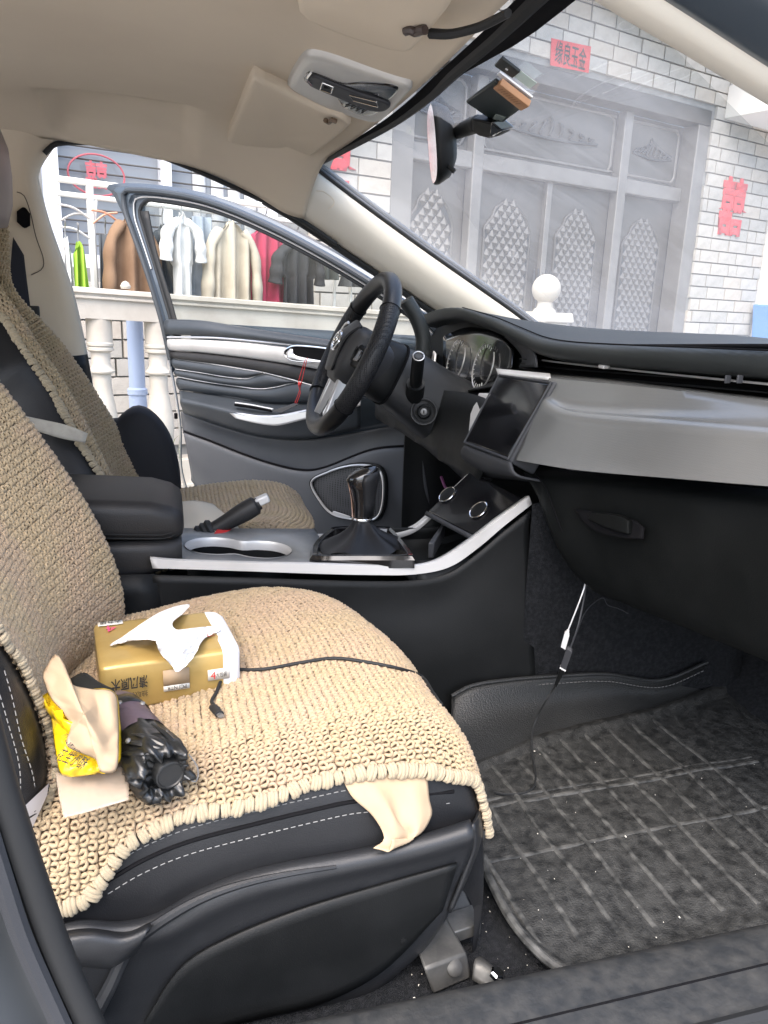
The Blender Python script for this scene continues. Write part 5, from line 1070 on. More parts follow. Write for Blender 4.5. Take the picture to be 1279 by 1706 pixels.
sticker('corner_label', tpp(.10, .93, 1.0)+ex*.005-ey*.002, ex, ey, .030, .013, M['lab'], V((0, 0, 1))); text('lettering', '大升级', M['ink'], tp, tpp(.10, .93, 1.0)+ex*.005-ey*.002+V((0, 0, .0018)), -ex, -ey, .010, .026)
text('lettering', '4', mat('pink_print', (.75, .08, .2), .5), tp, tpp(.13, .77, 1.0)+V((0, 0, .0014)), -ex, -ey, .018, .012)
text('lettering', '清风', mat('red_brown_print', (.30, .05, .03), .5), tp, tpp(.82, .34, 1.005)+V((0, 0, .0032)), -ex, -ey, .020, .030); text('lettering', '原木', M['ink'], tp, tpp(.40, .52, 1.005)+V((0, 0, .0032)), -ex, -ey, .009, .018)

# ---- folded umbrella in its black sleeve
u0 = PZ(258, 1268, .688); u1 = PZ(196, 1178, .690)
ua = (u1-u0).normalized()
um = thing('folded_umbrella', u0.lerp(u1, .5)-V((0, 0, .035)), 'short black umbrella with purple grey sleeve, folded up on the seat cover', 'umbrella')
qx = ua.cross(V((0, 0, 1))).normalized(); qz = qx.cross(ua).normalized()
def usec(s, r, wr=0, ph=0, n=96):
    c = u0+ua*s-qz*.004; r = r*.86; out = []
    for k in range(n):
        a = 2*math.pi*k/n; d = qx*math.cos(a)+qz*math.sin(a)
        w = 1+wr*(.5*math.sin(6*a+ph)+.5*math.sin(11*a+1.7*ph+1)+.45*abs(math.sin(8.5*a-ph))-.2)
        p = c+d*(r*w); p += ua*(.010*wr/.1*noise.noise(d*3.1+V((ph, s*30, 0)))) if wr else V(); out.append(p)
    return out
M['nylon'] = mat('black_nylon', (.010, .0105, .0105), .30, col2=(.016, .0165, .0165), scale=30, bump=.5, bscale=45, bdist=.004, spec=.6)
M['nylon_p'] = mat('purple_grey_nylon', (.075, .055, .072), .42, col2=(.095, .07, .088), scale=20, bump=.3, bscale=40, bdist=.003)
ob('gathered_end', grid([usec(-.012, .002), usec(-.012, .015, .02), usec(-.014, .019, .10, 1), usec(-.022, .0225, .17, 1.6), usec(-.027, .027, .20, 2), usec(-.022, .0315, .18, 2.4), usec(-.010, .034, .15, 2.9), usec(.002, .0335, .12, 3.4), usec(.014, .032, .10, 3.9), usec(.026, .0315, .07, 4.4), usec(.036, .0318, .05, 4.8), usec(.044, .0315, .03, 5)], cv=True), M['nylon'], um, sharp=0)
ob('sleeve', grid([usec(.040, .0325, .012), usec(.06, .0318, .02, 1), usec(.085, .030, .03, 2), usec(.11, .028, .03, 3), usec(.125, .023, .04, 3.3), usec(.132, .010, .05, 3.3)], cv=True), M['nylon_p'], um, sharp=0)
ob('closing_strap', grid([usec(.085, .0305), usec(.086, .0315), usec(.104, .0300), usec(.105, .0285)], cv=True), M['nylon'], um, sharp=60)
hc = u0-ua*.016+qx*.007-qz*.005
ob('handle_cap', lathe([(.0150, -.01), (.0150, .004), (.0140, .0065), (.0125, .007), (.0115, .0055), (.001, .0055)], hc, 28, -ua), mat('matte_black_grip', (.016, .0165, .0165), .45), um)
for s, a in ((.058, 1.3), (.072, 1.9), (.010, 2.3), (.02, 2.8)): ob('snap_button', lathe([(.0028, 0), (.0024, .0016), (.001, .0022)], u0+ua*s+(qx*math.cos(a)+qz*math.sin(a))*.032, 12, qx*math.cos(a)+qz*math.sin(a)), M['metal'], um)
ob('wrist_loop', tube([u0-ua*.02+qx*.018-qz*.008, u0-ua*.026+qx*.030-qz*.018, u0-ua*.012+qx*.038-qz*.014, u0+qx*.034-qz*.004], .0007, 5, 24), M['thread'], um)
for k in range(11):
    a0 = .57*k+rnd.uniform(-.2, .2); r0 = rnd.uniform(.017, .022)
    pts = [u0+ua*(-.018-.006*math.sin(j*.8)+.007*j)+(qx*math.cos(a0+.28*j)+qz*math.sin(a0+.28*j))*(r0+.0016*j) for j in range(6)]
    ob('fabric_fold', tube(pts, lambda t: .0040*math.sin(math.pi*min(.98, max(.05, t)))+.0008, 8, 24, flat=.6), M['nylon'], um)

# ---- yellow snack bag, tan napkin, clear bag
M['yellow'] = mat('yellow_film', (.80, .55, .012), .32, col2=(.70, .46, .01), scale=10, bump=.5, bscale=24, bdist=.006, coat=.2)
yb = thing('snack_bag', PZ(150, 1300, .66), 'bright yellow snack bag with black print tucked beside the backrest', 'bag')
def QY(x, y, d=0): return PZ(x, y, .682+(1290-y)*.00026+d)
def bagz(x, y, k): q = V((x*.03, y*.03, 4)); return .690+(1290-y)*.00030+.010*(1-k)**.5+.006*noise.noise(q)+.003*noise.noise(q*3)
yl = sheet([(80, 1148), (98, 1172), (140, 1150), (190, 1152), (200, 1200), (202, 1250), (196, 1274), (172, 1284), (136, 1293), (104, 1291), (94, 1262), (86, 1205)], bagz)
ob('bag_front', yl, M['yellow'], yb, sol=.012, sharp=0)
yn = (QY(174, 1286)-QY(104, 1292)).cross(QY(112, 1160)-QY(104, 1292)).normalized(); yn = yn if yn.z > 0 else -yn; yp = QY(136, 1262, .024); yx = (QY(172, 1270)-QY(104, 1292)).normalized()
text('lettering', '花生小酥', M['ink'], yb, PP(122, 1268, yp, yn)+yn*.003, PP(150, 1280, yp, yn)-PP(104, 1262, yp, yn), yn.cross(PP(150, 1280, yp, yn)-PP(104, 1262, yp, yn)), .013, .030, bold=.01)
text('lettering', '办公休闲零食', M['ink'], yb, PP(122, 1248, yp, yn)+yn*.003, PP(136, 1276, yp, yn)-PP(108, 1232, yp, yn), yn.cross(PP(136, 1276, yp, yn)-PP(108, 1232, yp, yn)), .007, .036)
M['napkin'] = mat('tan_paper', (.42, .32, .215), .8, col2=(.37, .275, .18), scale=8, bump=.25, bscale=60, bdist=.003, spec=.15)
def napz(x, y, k): q = V((x*.025, y*.025, 9)); return .702+(1290-y)*.00031+.012*(1-k)**.6+.007*abs(noise.noise(q))+.006*math.sin((x-y*.35)*.085)*(1-k)
nk = sheet([(92, 1090), (104, 1100), (113, 1122), (121, 1140), (150, 1147), (190, 1153), (197, 1190), (198, 1236), (195, 1280), (180, 1288), (166, 1284), (160, 1266), (138, 1256), (110, 1241), (117, 1212), (104, 1186), (84, 1162), (71, 1126), (80, 1106)], napz)
tag(ob('paper_napkin', nk, M['napkin'], sol=.0012, sharp=0), 'crumpled tan paper napkin stuck in the yellow bag', 'napkin')
M['clear'] = mat('clear_film', (.58, .48, .38), .15, spec=.5, alpha=.45, bump=.6, bscale=30, bdist=.006)
ckb = loft([[PZ(92, 1286, 0.679), PZ(120, 1292, 0.679), PZ(160, 1284, 0.680), PZ(210, 1272, 0.681)], [PZ(98, 1325, 0.675), PZ(130, 1322, 0.675), PZ(170, 1316, 0.676), PZ(214, 1300, 0.678)], [PZ(106, 1362, 0.670), PZ(140, 1354, 0.671), PZ(175, 1344, 0.672), PZ(214, 1332, 0.674)]], 20, 14)
tag(ob('clear_bag', ckb, M['clear'], sol=.0005, sharp=0), 'clear plastic bag below the yellow snack bag', 'bag')
tag(ob('dark_pouch', loft([[PZ(118, 1130, 0.717), PZ(140, 1120, 0.720), PZ(165, 1136, 0.715), PZ(190, 1148, 0.712)], [PZ(125, 1160, 0.708), PZ(150, 1165, 0.707), PZ(175, 1175, 0.704), PZ(200, 1180, 0.702)]], 16, 8), M['nylon'], sol=.02, sharp=0), 'dark cloth pouch behind the yellow bag, against the tissue pack', 'pouch')

# ---- napkin hanging over the seat edge
def SK(x, y, o=.008): 
    t, b = find(PC, x, y, fr_(.02, LT*.95, 70), fr_(LB*.55, LB, 70)); return PC.P(t, b)+PC.N(t, b)*o
hk = [[SK(568, 1294, .004), SK(590, 1322, .006), SK(612, 1355, .010), SK(636, 1384, .016), PY(622, 1412, -.672)], [SK(600, 1290, .004), SK(622, 1325, .012), SK(640, 1358, .018), SK(645, 1385, .022), PY(634, 1414, -.676)], [SK(640, 1288, .004), SK(655, 1325, .006), SK(660, 1358, .012), SK(668, 1384, .014), PY(645, 1418, -.678)], [SK(680, 1286, .004), SK(688, 1325, .012), SK(688, 1355, .016), SK(676, 1382, .020), PY(650, 1412, -.677)], [SK(704, 1290, .004), SK(708, 1325, .006), SK(706, 1352, .010), SK(684, 1378, .016), PY(652, 1398, -.675)]]
tag(ob('hanging_napkin', loft(hk, 24, 26), M['napkin'], sol=.0012, sharp=0), 'tan paper napkin hanging from under the cover over the seat edge', 'napkin')

# ---- charging cable across the seat
def onC(x, y, o=.010):
    t, b = find(PC, x, y, fr_(.05, .64, 90), fr_(.10, LB-.05, 90)); return PC.P(t, b)+PC.N(t, b)*o
cab = thing('charging_cable', onC(500, 1115), 'thin black charging cable lying across the passenger seat cover', 'cable')
ob('cord', tube([onC(360, 1128, .012), onC(396, 1128), onC(440, 1126), onC(500, 1115), onC(550, 1109), onC(600, 1112), onC(660, 1124), onC(700, 1132), onC(735, 1145), onC(752, 1160, .009)], .0022, 8, 90), M['rubber'], cab)
ob('cord_tail', tube([onC(370, 1150, .012), onC(358, 1166), onC(356, 1182), onC(362, 1196)], .0022, 8, 24), M['rubber'], cab)
a_, b_2 = onC(357, 1190, .012), onC(366, 1208, .012); ob('plug_body', tube([a_, a_.lerp(b_2, .2), b_2], lambda t: .0032 if t < .15 else .0052, 10, 14, flat=.7), M['rubber'], cab)
c_2 = b_2+(b_2-a_).normalized()*.006; ob('plug_tip', tube([b_2, c_2], .0036, 8, 2, flat=.5), M['metal'], cab)

# ---- usb leads hanging under the dash
ul = thing('usb_lead', PX(975, 955, .66), 'white usb plug dangling from a thin lead under the glove box', 'usb lead')
ob('lead', tube([PX(x, y, X) for x, y, X in ((978, 950, .665), (974, 975, .655), (970, 988, .65), (960, 1015, .645), (946, 1050, .64))], .0012, 6, 30), M['white'], ul)
pw0, pw1 = PX(946, 1050, .64), PX(938, 1078, .638); dpw = (pw1-pw0).normalized(); ob('plug', tube([pw0, pw0.lerp(pw1, .22), pw0.lerp(pw1, .3), pw1], lambda t: .004 if t < .12 else .0078, 4, 12, flat=.6), M['white'], ul, sharp=30)
ul2 = thing('usb_extension', PX(975, 955, .665), 'black usb extension lead trailing from the dash to the floor mat', 'usb lead')
ob('lead', tube([PX(x, y, X) for x, y, X in ((982, 945, .67), (976, 975, .66), (970, 1010, .655), (962, 1045, .645), (950, 1080, .64))], .0016, 6, 30), M['plastic_grey'], ul2)
j0, j1, j2 = PX(950, 1078, .64), PX(938, 1112, .635), PX(925, 1142, .63)
ob('socket', tube([j0, j0.lerp(j1, .2), j1], lambda t: .004 if t < .1 else .009, 4, 10, flat=.7), M['plastic_grey'], ul2, sharp=30); ob('plug', tube([j1, j1.lerp(j2, .8), j2], lambda t: .008-.004*t, 4, 10, flat=.7), M['plastic'], ul2, sharp=30); ob('contact', tube([j1-(j1-j0).normalized()*.001, j1+(j1-j0).normalized()*.002], .0092, 4, 2, flat=.7), M['white'], ul2, sharp=30)
ob('cord', tube([j2, PX(914, 1160, .60)]+[PZ(x, y, z) for x, y, z in ((894, 1195, .45), (886, 1225, .43), (887, 1262, .414), (892, 1296, .412), (886, 1314, .412), (865, 1322, .412), (835, 1322, .414), (822, 1318, .414))], .0018, 6, 80), M['rubber'], ul2)
tag(ob('dash_wire', tube([PX(x, y, .70) for x, y in ((960, 1055, ), (972, 1025), (985, 1008), (1004, 996), (1012, 1008), (1030, 1014), (1046, 1022))], .0009, 5, 40), M['plastic_grey']), 'loose dark wires hanging behind the usb leads under the dash', 'wire')

# ---- red cord on the door handle
rc = thing('red_string', DP(508, 596, .05), 'thin red string knotted on the inside door handle', 'string')
ob('strand', tube(DL([(512, 596), (506, 620), (499, 650), (491, 672)], .088), .0012, 6, 24), M['red'], rc); ob('strand', tube(DL([(509, 598), (500, 625), (497, 640), (500, 655), (494, 672)], .090), .0012, 6, 24), M['red'], rc)
ob('knot', lathe([(.001, -.007), (.005, -.003), (.005, .003), (.001, .007)], DP(499, 640, .092), 10), M['red'], rc)

# ---- red and cream packet on the driver's seat
zz = .691
pk = thing('snack_packet', PZ(355, 880, zz), 'red and cream paper packet lying on the driver seat beside the hand brake', 'packet')
ob('packet_body', loft([[PZ(300, 905, zz), PZ(350, 905, zz+.004), PZ(392, 900, zz)], [PZ(304, 880, zz+.01), PZ(345, 878, zz+.016), PZ(393, 885, zz+.006)], [PZ(300, 845, zz), PZ(325, 843, zz+.008), PZ(352, 848, zz)]], 18, 14), mat('cream_paper', (.62, .56, .45), .6), pk, sol=-.012, sharp=0)
ob('red_panel', loft([[PZ(350, 903, zz+.012), PZ(375, 901, zz+.012), PZ(394, 898, zz+.010)], [PZ(360, 884, zz+.022), PZ(378, 880, zz+.02), PZ(393, 880, zz+.014)]], 10, 6), M['red'], pk, sol=-.003, sharp=0)
ob('red_panel', loft([[PZ(314, 842, zz+.006), PZ(335, 844, zz+.012), PZ(358, 852, zz+.010)], [PZ(330, 850, zz+.014), PZ(345, 854, zz+.016), PZ(362, 856, zz+.012)]], 10, 6), M['red'], pk, sol=-.003, sharp=0)

# ---- things stuck to the windscreen
ch = thing('card_holder', PG(828, 175), 'dark card sleeve with an orange brown card, stuck to the windscreen above the mirror', 'card holder')
ca_, cb_, cc_, cd_ = [PG(x, y, .012) for x, y in ((826, 128), (878, 170), (834, 203), (778, 164))]
cn = (cb_-ca_).cross(cd_-ca_).normalized(); cn = cn if cn.dot(CAM-ca_) > 0 else -cn
ob('sleeve', prism([ca_, cb_, cc_, cd_], cn*.006), mat('black_green_sleeve', (.012, .018, .018), .35), ch, bev=.002)
ob('card', prism([ca_.lerp(cb_, .12)+cn*.001+(ca_-cd_)*.10, cb_.lerp(ca_, -.02)+cn*.001+(ca_-cd_)*.12, cb_.lerp(cc_, .12)+cn*.001, ca_.lerp(cd_, .12).lerp(cb_, .1)+cn*.001], cn*.008), mat('copper_card', (.42, .22, .11), .4), ch, bev=.0008)
ob('card_edge', prism([ca_+(ca_-cd_)*.10-cn*.002, cb_+(ca_-cd_)*.13-cn*.002, cb_-cn*.002, ca_-cn*.002], -cn*.002), M['white'], ch)
cxv = (cb_-ca_).normalized(); cyv = (ca_-cd_).normalized()
text('lettering', '||||||||', mat('dark_copper', (.2, .09, .04), .5), ch, ca_.lerp(cb_, .5)+(ca_-cd_)*.02+cn*.0094, cxv, cyv, .010, .034)
ob('print_patch', prism([cc_.lerp(cb_, .12).lerp(cd_, .05)+cn*.006, cc_.lerp(cb_, .42).lerp(cd_, .08)+cn*.006, cc_.lerp(cb_, .40).lerp(cd_, .30)+cn*.006, cc_.lerp(cb_, .12).lerp(cd_, .26)+cn*.006], cn*.0008), mat('grey_print_patch', (.16, .19, .18), .5), ch)
et = thing('windscreen_tag', PG(850, 107), 'small dark rectangular tag stuck high on the windscreen', 'tag')
eq = [PG(x, y, .008) for x, y in ((837, 92), (868, 116), (856, 126), (825, 105))]; en_ = (eq[1]-eq[0]).cross(eq[3]-eq[0]).normalized(); en_ = en_ if en_.dot(CAM-eq[0]) > 0 else -en_
ob('tag_body', prism(eq, en_*.004), mat('dark_tag', (.02, .022, .02), .35), et, bev=.001); ec = sum(eq, V())/4; ob('tag_light', prism([ec+en_*.0042+(eq[i]-ec)*.12 for i in range(4)], en_*.0006), M['white'], et)
ob('film_edge', prism([eq[1]+en_*.001, eq[1]+(eq[1]-eq[0])*.9+en_*.001, eq[2]+(eq[1]-eq[0])*.9+en_*.001, eq[2]+en_*.001], en_*.0006), mat('pale_green_film', (.55, .66, .60), .3, alpha=.55), et)

# ================================================================ THE HOUSE AND ITS FORECOURT
WA = V((3.455, 5.262, 0)); wv = V((.957, .291, 0)).normalized(); wN = V((wv.y, -wv.x, 0))     # along the wall, and out of it towards the road
def WP(s, z, o=0): return WA+wv*s+wN*o+V((0, 0, z))
def WX(x, y, o=0): return PP(x, y, WA+wN*o, wN)
def WS_(x, y, o=0): p = WX(x, y, o); return (p-WA).dot(wv), p.z
def wbox(s0, s1, z0, z1, o0, o1): return hexa([WP(s0, z0, o0), WP(s1, z0, o0), WP(s1, z0, o1), WP(s0, z0, o1), WP(s0, z1, o0), WP(s1, z1, o0), WP(s1, z1, o1), WP(s0, z1, o1)])
GL, GR, GT = -1.86, 1.81, 3.07
house = thing('house', WP(0, 0), 'house front of pale grey brick with a wide metal gate and a barred window', 'house')
M['mortar'] = mat('grey_mortar', (.25, .25, .24), .9, col2=(.20, .20, .19), scale=8)
wl_ = ob('front_wall', join(wbox(-9, -4.32, 0, 4.2, -.25, -.012), wbox(-4.32, -2.78, 0, 1.28, -.25, -.012), wbox(-4.32, -2.78, 2.75, 4.2, -.25, -.012), wbox(-2.78, GL, 0, 4.2, -.25, -.012), wbox(GL, GR, GT, 4.2, -.25, -.012), wbox(GR, 3.15, 0, 4.2, -.25, -.012)), M['mortar'], house)
bm_ = [mat('pale_brick', (.46, .435, .395), .85, col2=(.38, .36, .325), scale=10, bump=.5, bscale=90, bdist=.004), mat('warm_brick', (.46, .42, .365), .85, col2=(.40, .36, .31), scale=12, bump=.5, bscale=90, bdist=.004), mat('grey_brick', (.40, .385, .355), .85, col2=(.33, .32, .295), scale=9, bump=.5, bscale=90, bdist=.004)]
bh, bl = .120, .300; rgb = random.Random(21); cand = []
def free(s0, s1, z0, z1):
    if s1 > GL-.01 and s0 < GR+.01 and z0 < GT+.0: return False
    if s1 > -4.34 and s0 < -2.76 and z1 > 1.26 and z0 < 2.77: return False
    return True
for r in range(1, 34):
    z0 = r*bh; off = (r % 2)*bl*.5+rgb.choice((0, .05, -.05)); s = -4.95+off
    while s < 3.15:
        L_ = bl if rgb.random() > .12 else bl*.5
        a, b = s+.003, min(3.15, s+L_-.003); s += L_
        # trim at the gate and window edges
        if z0 < GT and a < GL and b > GL-.01: b = GL-.012
        if z0 < GT and a < GR+.01 and b > GR+.01: a = GR+.012
        if b-a < .05 or not free(a, b, z0, z0+bh): continue
        q = proj(WP((a+b)/2, z0+bh/2)); vis = -40 < q[0] < 1330 and -60 < q[1] < 760
        if q[1] > 560 and q[0] > 320: vis = False
        if q[0] < 620 and q[1] < 240: vis = False
        cand.append((0 if vis else 1, -1*(b-a)/(WP(a, z0)-CAM).length, a, b, z0))
cand.sort(); bmesh_cache = {}; rest = []
for i, (nv, _, a, b, z0) in enumerate(cand):
    o1 = rgb.choice((.0, .002, .004, .006)); mi = rgb.choice((0, 0, 0, 1, 2))
    if nv == 0 and i < 300:
        key = (round(b-a, 2), mi)
        if key not in bmesh_cache:
            w_ = key[0]-.0; x, y, z = w_/2, .013, (bh-.007)/2; e = .003
            vs = [V((sx*(x-(e if k else 0)), (-y if k else y), sz*(z-(e if k else 0)))) for k in (0, 1) for sx, sz in ((-1, -1), (1, -1), (1, 1), (-1, 1))]
            bmesh_cache[key] = me('brick', (vs, [(0, 1, 2, 3)[::-1] if False else (3, 2, 1, 0), (4, 5, 6, 7), (0, 1, 5, 4), (1, 2, 6, 5), (2, 3, 7, 6), (3, 0, 4, 7)]), bm_[mi], smooth=False)
        o = bpy.data.objects.new('brick', bmesh_cache[key]); COL.objects.link(o); o.parent = wl_
        p = WP((a+b)/2, z0+bh/2, o1); o.matrix_local = basis(p, wv, -wN, V((0, 0, 1)))
    else: rest.append(wbox(a, b, z0+.005, z0+bh-.005, -.013, .010+o1))
if rest: ob('brick_rest', join(*rest), bm_[0], wl_, kind='stuff', smooth=False)
ob('eave', join(wbox(-9, 3.3, 3.72, 3.95, -.3, .55)), mat('white_render', (.74, .72, .69), .8), house, bev=.02)
s0_, z0_ = WS_(1222, 190, .0)
ob('canopy_slab', wbox(1.98, 3.3, 3.02, 3.32, .012, .55), mat('white_canopy', (.72, .71, .68), .8), house, bev=.01)
ob('corner_pilaster', wbox(2.98, 3.2, 0, 3.0, -.2, .05), bpy.data.materials['white_render'], house, bev=.005)
ob('ceiling_lamp', lathe([(.10, 0), (.09, -.05), (.03, -.09), (.001, -.09)], WP(.35, 3.70, .22), 20), M['white'], house)

# ---- gate
gate = thing('gate', WP(0, 0, -.1), 'grey metal four leaf gate with diamond grilles set in the brick front', 'gate')
M['gate'] = mat('grey_gate_paint', (.082, .077, .071), .45, metal=.2, col2=(.105, .099, .092), scale=3, bump=.1, bscale=300)
M['gate_l'] = mat('light_gate_frame', (.20, .19, .178), .45, metal=.2, col2=(.165, .157, .147), scale=4)
M['gate_d'] = mat('dark_gate_panel', (.04, .042, .044), .5, metal=.2, col2=(.055, .057, .06), scale=5)
zt0, zt1 = 2.235, 2.36
ob('lintel', wbox(GL, GR, GT-.14, GT, -.2, .0), M['gate'], gate, bev=.008)
for a, b in ((GL, GL+.20), (GR-.17, GR)): ob('jamb', wbox(a, b, 0, GT-.14, -.2, .0), M['gate_l'], gate, bev=.01)
ob('reveal', wbox(GL+.05, GR-.03, 0, GT-.14, -.28, -.26), M['gate_d'], gate)
mx_ = [WS_(786, 400, -.12)[0], WS_(1022, 420, -.12)[0]]
for m0 in mx_: ob('mullion', wbox(m0-.055, m0+.055, 0, GT-.14, -.20, -.10), M['gate_l'], gate, bev=.01)
segs = [(GL+.20, mx_[0]-.055), (mx_[0]+.055, mx_[1]-.055), (mx_[1]+.055, GR-.17)]
for a, b in segs: ob('transom', wbox(a, b, zt0, zt1, -.20, -.11), M['gate_l'], gate, bev=.008)
for k, (a, b) in enumerate(segs):
    tpn = ob('transom_panel', wbox(a, b, zt1, GT-.14, -.24, -.19), M['gate'], gate, bev=.004)
    fr2 = [WP(p, q, -.185) for p, q in rrect((a+b)/2, (zt1+GT-.14)/2, b-a-.10, GT-.14-zt1-.10, .07, 5)]
    ob('moulding', tube(fr2, .012, 6, 80, closed=True), M['gate_l'], tpn)
    cx = (a+b)/2; cz = (zt1+GT-.14)/2-.03; hw = (b-a)*.30
    orn = []
    for j in range(9):
        u = -1+2*j/8; h_ = .035+.11*(1-abs(u))**1.3
        orn.append(tube([WP(cx+u*hw-.03, cz, -.185), WP(cx+u*hw+.02*math.sin(j), cz+h_*.6, -.17), WP(cx+u*hw+.045*(1 if u < 0 else -1), cz+h_, -.18), WP(cx+u*hw, cz+h_*.75, -.178)], .013, 5, 14))
    orn.append(tube([WP(cx-hw*1.15, cz, -.18), WP(cx, cz-.03, -.175), WP(cx+hw*1.15, cz, -.18)], .013, 5, 16))
    ob('scroll_ornament', join(*orn), M['gate_d'], tpn)
lv = [(segs[0][0], segs[0][1]), (segs[1][0], (segs[1][0]+segs[1][1])/2-.03), ((segs[1][0]+segs[1][1])/2+.03, segs[1][1]), (segs[2][0], segs[2][1])]
ob('centre_stile', wbox((segs[1][0]+segs[1][1])/2-.03, (segs[1][0]+segs[1][1])/2+.03, 0, zt0, -.22, -.15), M['gate_l'], gate, bev=.006)
dia = None
for k, (a, b) in enumerate(lv):
    lf_ = ob('gate_leaf', wbox(a, b, 0, zt0, -.25, -.20), M['gate'], gate, bev=.004)
    cx = (a+b)/2; hw = (b-a)*.335; zt_, zb_ = 2.03, .35
    def outl(z):
        # crown topped cartouche
        if z > zt_-.10: return hw*.60*max(0, (1-((z-(zt_-.10))/.10)**2))**.5
        if z > zt_-.15: return hw*lerp(.74, .60, (z-(zt_-.15))/.05)
        if z > zt_-.24: return hw*lerp(1.0, .78, ((z-(zt_-.24))/.09)**2)
        if z < zb_+.25: return hw*max(.0, ((z-zb_)/.25))
        return hw
    zs = [zb_+(zt_-zb_)*i/60 for i in range(61)]
    ol = [WP(cx+outl(z), z, -.195) for z in zs]+[WP(cx-outl(z), z, -.195) for z in reversed(zs)]
    ob('cartouche_back', prism(ol, wN*.006), M['gate_d'], lf_)
    ob('cartouche_rim', tube(ol[::3], .014, 6, 120, closed=True), M['gate'], lf_)
    if dia is None:
        dia = me('diamond_stud', ([V((-.5, 0, 0)), V((0, 0, -.5)), V((.5, 0, 0)), V((0, 0, .5)), V((0, -.35, -.12))], [(0, 1, 4), (1, 2, 4), (2, 3, 4), (3, 0, 4), (3, 2, 1, 0)]), mat('grey_stud', (.12, .115, .108), .4, metal=.2), smooth=False)
    dw, dh = .088, .105; row = 0; z = .80
    while z < zt_-.02:
        n_ = int(hw/dw)+2
        for j in range(-n_, n_+1):
            s = j*dw+(dw/2 if row % 2 else 0)
            if abs(s)+dw*.4 < outl(z): 
                o = bpy.data.objects.new('diamond_stud', dia); COL.objects.link(o); o.parent = lf_; o.matrix_local = basis(WP(cx+s, z, -.188), wv, -wN, V((0, 0, 1)), (dw*.95, .07, dh*.98))
        z += dh/2; row += 1
for k in range(5): 
    s = (segs[1][0]+segs[1][1])/2-.10+.05*k; ob('pull_bar', tube([WP(s, 1.02, -.16), WP(s, 1.35, -.16), WP(s, 1.44, -.155), WP(s, 1.50, -.16)], lambda t: .010*(1 if t < .75 else 1.5-1.3*(t-.75)*3), 6, 16), M['gate_d'], gate)
# red paper over the gate
rp0 = [WX(x, y, .02) for x, y in ((918, 64), (984, 78), (980, 122), (916, 109))]
rpn = thing('red_banner', rp0[3], 'red paper blessing pasted above the gate with four black characters', 'banner')
ob('paper', prism(rp0, wN*.003), M['red'], rpn); text('lettering', '缘良玉金', M['ink'], rpn, sum(rp0, V())/4+wN*.005+wv*.0, wv, V((0, 0, 1)), .17, .56*(rp0[1]-rp0[0]).length/.68*.95, bold=.01)
# double happiness on the right and on the left
M['happy'] = mat('red_felt', (.62, .06, .07), .7)
hp = WX(1222, 345, .03); hp2 = WX(548, 268, .03)
for p_, lab in ((hp, 'red cut-out double happiness character on the brick right of the gate'), (hp2, 'red cut-out double happiness character on the brick beside the a pillar, left of the gate')):
    t_ = thing('wedding_character', p_-V((0, 0, .3)), lab, 'wedding sign', 'double happiness characters'); text('cut_out', '囍', M['happy'], t_, p_, wv, V((0, 0, 1)), .56, .46, bold=.028)
    for ch_ in t_.children:
        md = ch_.modifiers.new('thick', 'SOLIDIFY'); md.thickness = .012
# ---- barred window
wn_ = thing('window', WP(-3.55, 1.28, -.1), 'grey framed window with horizontal bars and a red wedding sticker, behind the clothes', 'window')
M['wframe'] = mat('white_window_frame', (.66, .67, .70), .5)
ob('window_frame', join(wbox(-4.32, -4.22, 1.28, 2.75, -.2, -.02), wbox(-2.88, -2.78, 1.28, 2.75, -.2, -.02), wbox(-4.22, -2.88, 1.28, 1.36, -.2, -.02), wbox(-4.22, -2.88, 2.67, 2.75, -.2, -.02), wbox(-3.58, -3.52, 1.36, 2.67, -.2, -.05)), M['wframe'], wn_)
for a, b in ((-4.22, -3.58), (-3.52, -2.88)): ob('pane', wbox(a, b, 1.36, 2.67, -.16, -.15), mat('grey_window_pane', (.26, .28, .31), .2, coat=.3) if a < -4 else bpy.data.materials['grey_window_pane'], wn_)
for k in range(18): ob('bar', tube([WP(-4.22, 1.42+.072*k, -.10), WP(-2.88, 1.42+.072*k, -.10)], .006, 6, 2), M['gate'], wn_)
for a in (-3.35, -3.22, -3.1, -2.98): ob('curtain_fold', loft([[WP(a, 1.38, -.145), WP(a, 2.66, -.145)], [WP(a+.04, 1.38, -.125), WP(a+.04, 2.66, -.125)], [WP(a+.09, 1.38, -.145), WP(a+.09, 2.66, -.145)]], 4, 9), M['white'], wn_, sol=.003)
M['sticker'] = mat('faded_red_sticker', (.42, .10, .12), .6)
wc_ = WX(161, 292, -.085); ob('wedding_sticker', tube([wc_+wv*(.17*math.cos(a))+V((0, 0, .12*math.sin(a))) for a in [2*math.pi*i/30 for i in range(30)]], .006, 6, 60, closed=True), M['sticker'], wn_); text('sticker_character', '囍', M['sticker'], wn_, wc_+wN*.01, wv, V((0, 0, 1)), .16, .14, bold=.02)

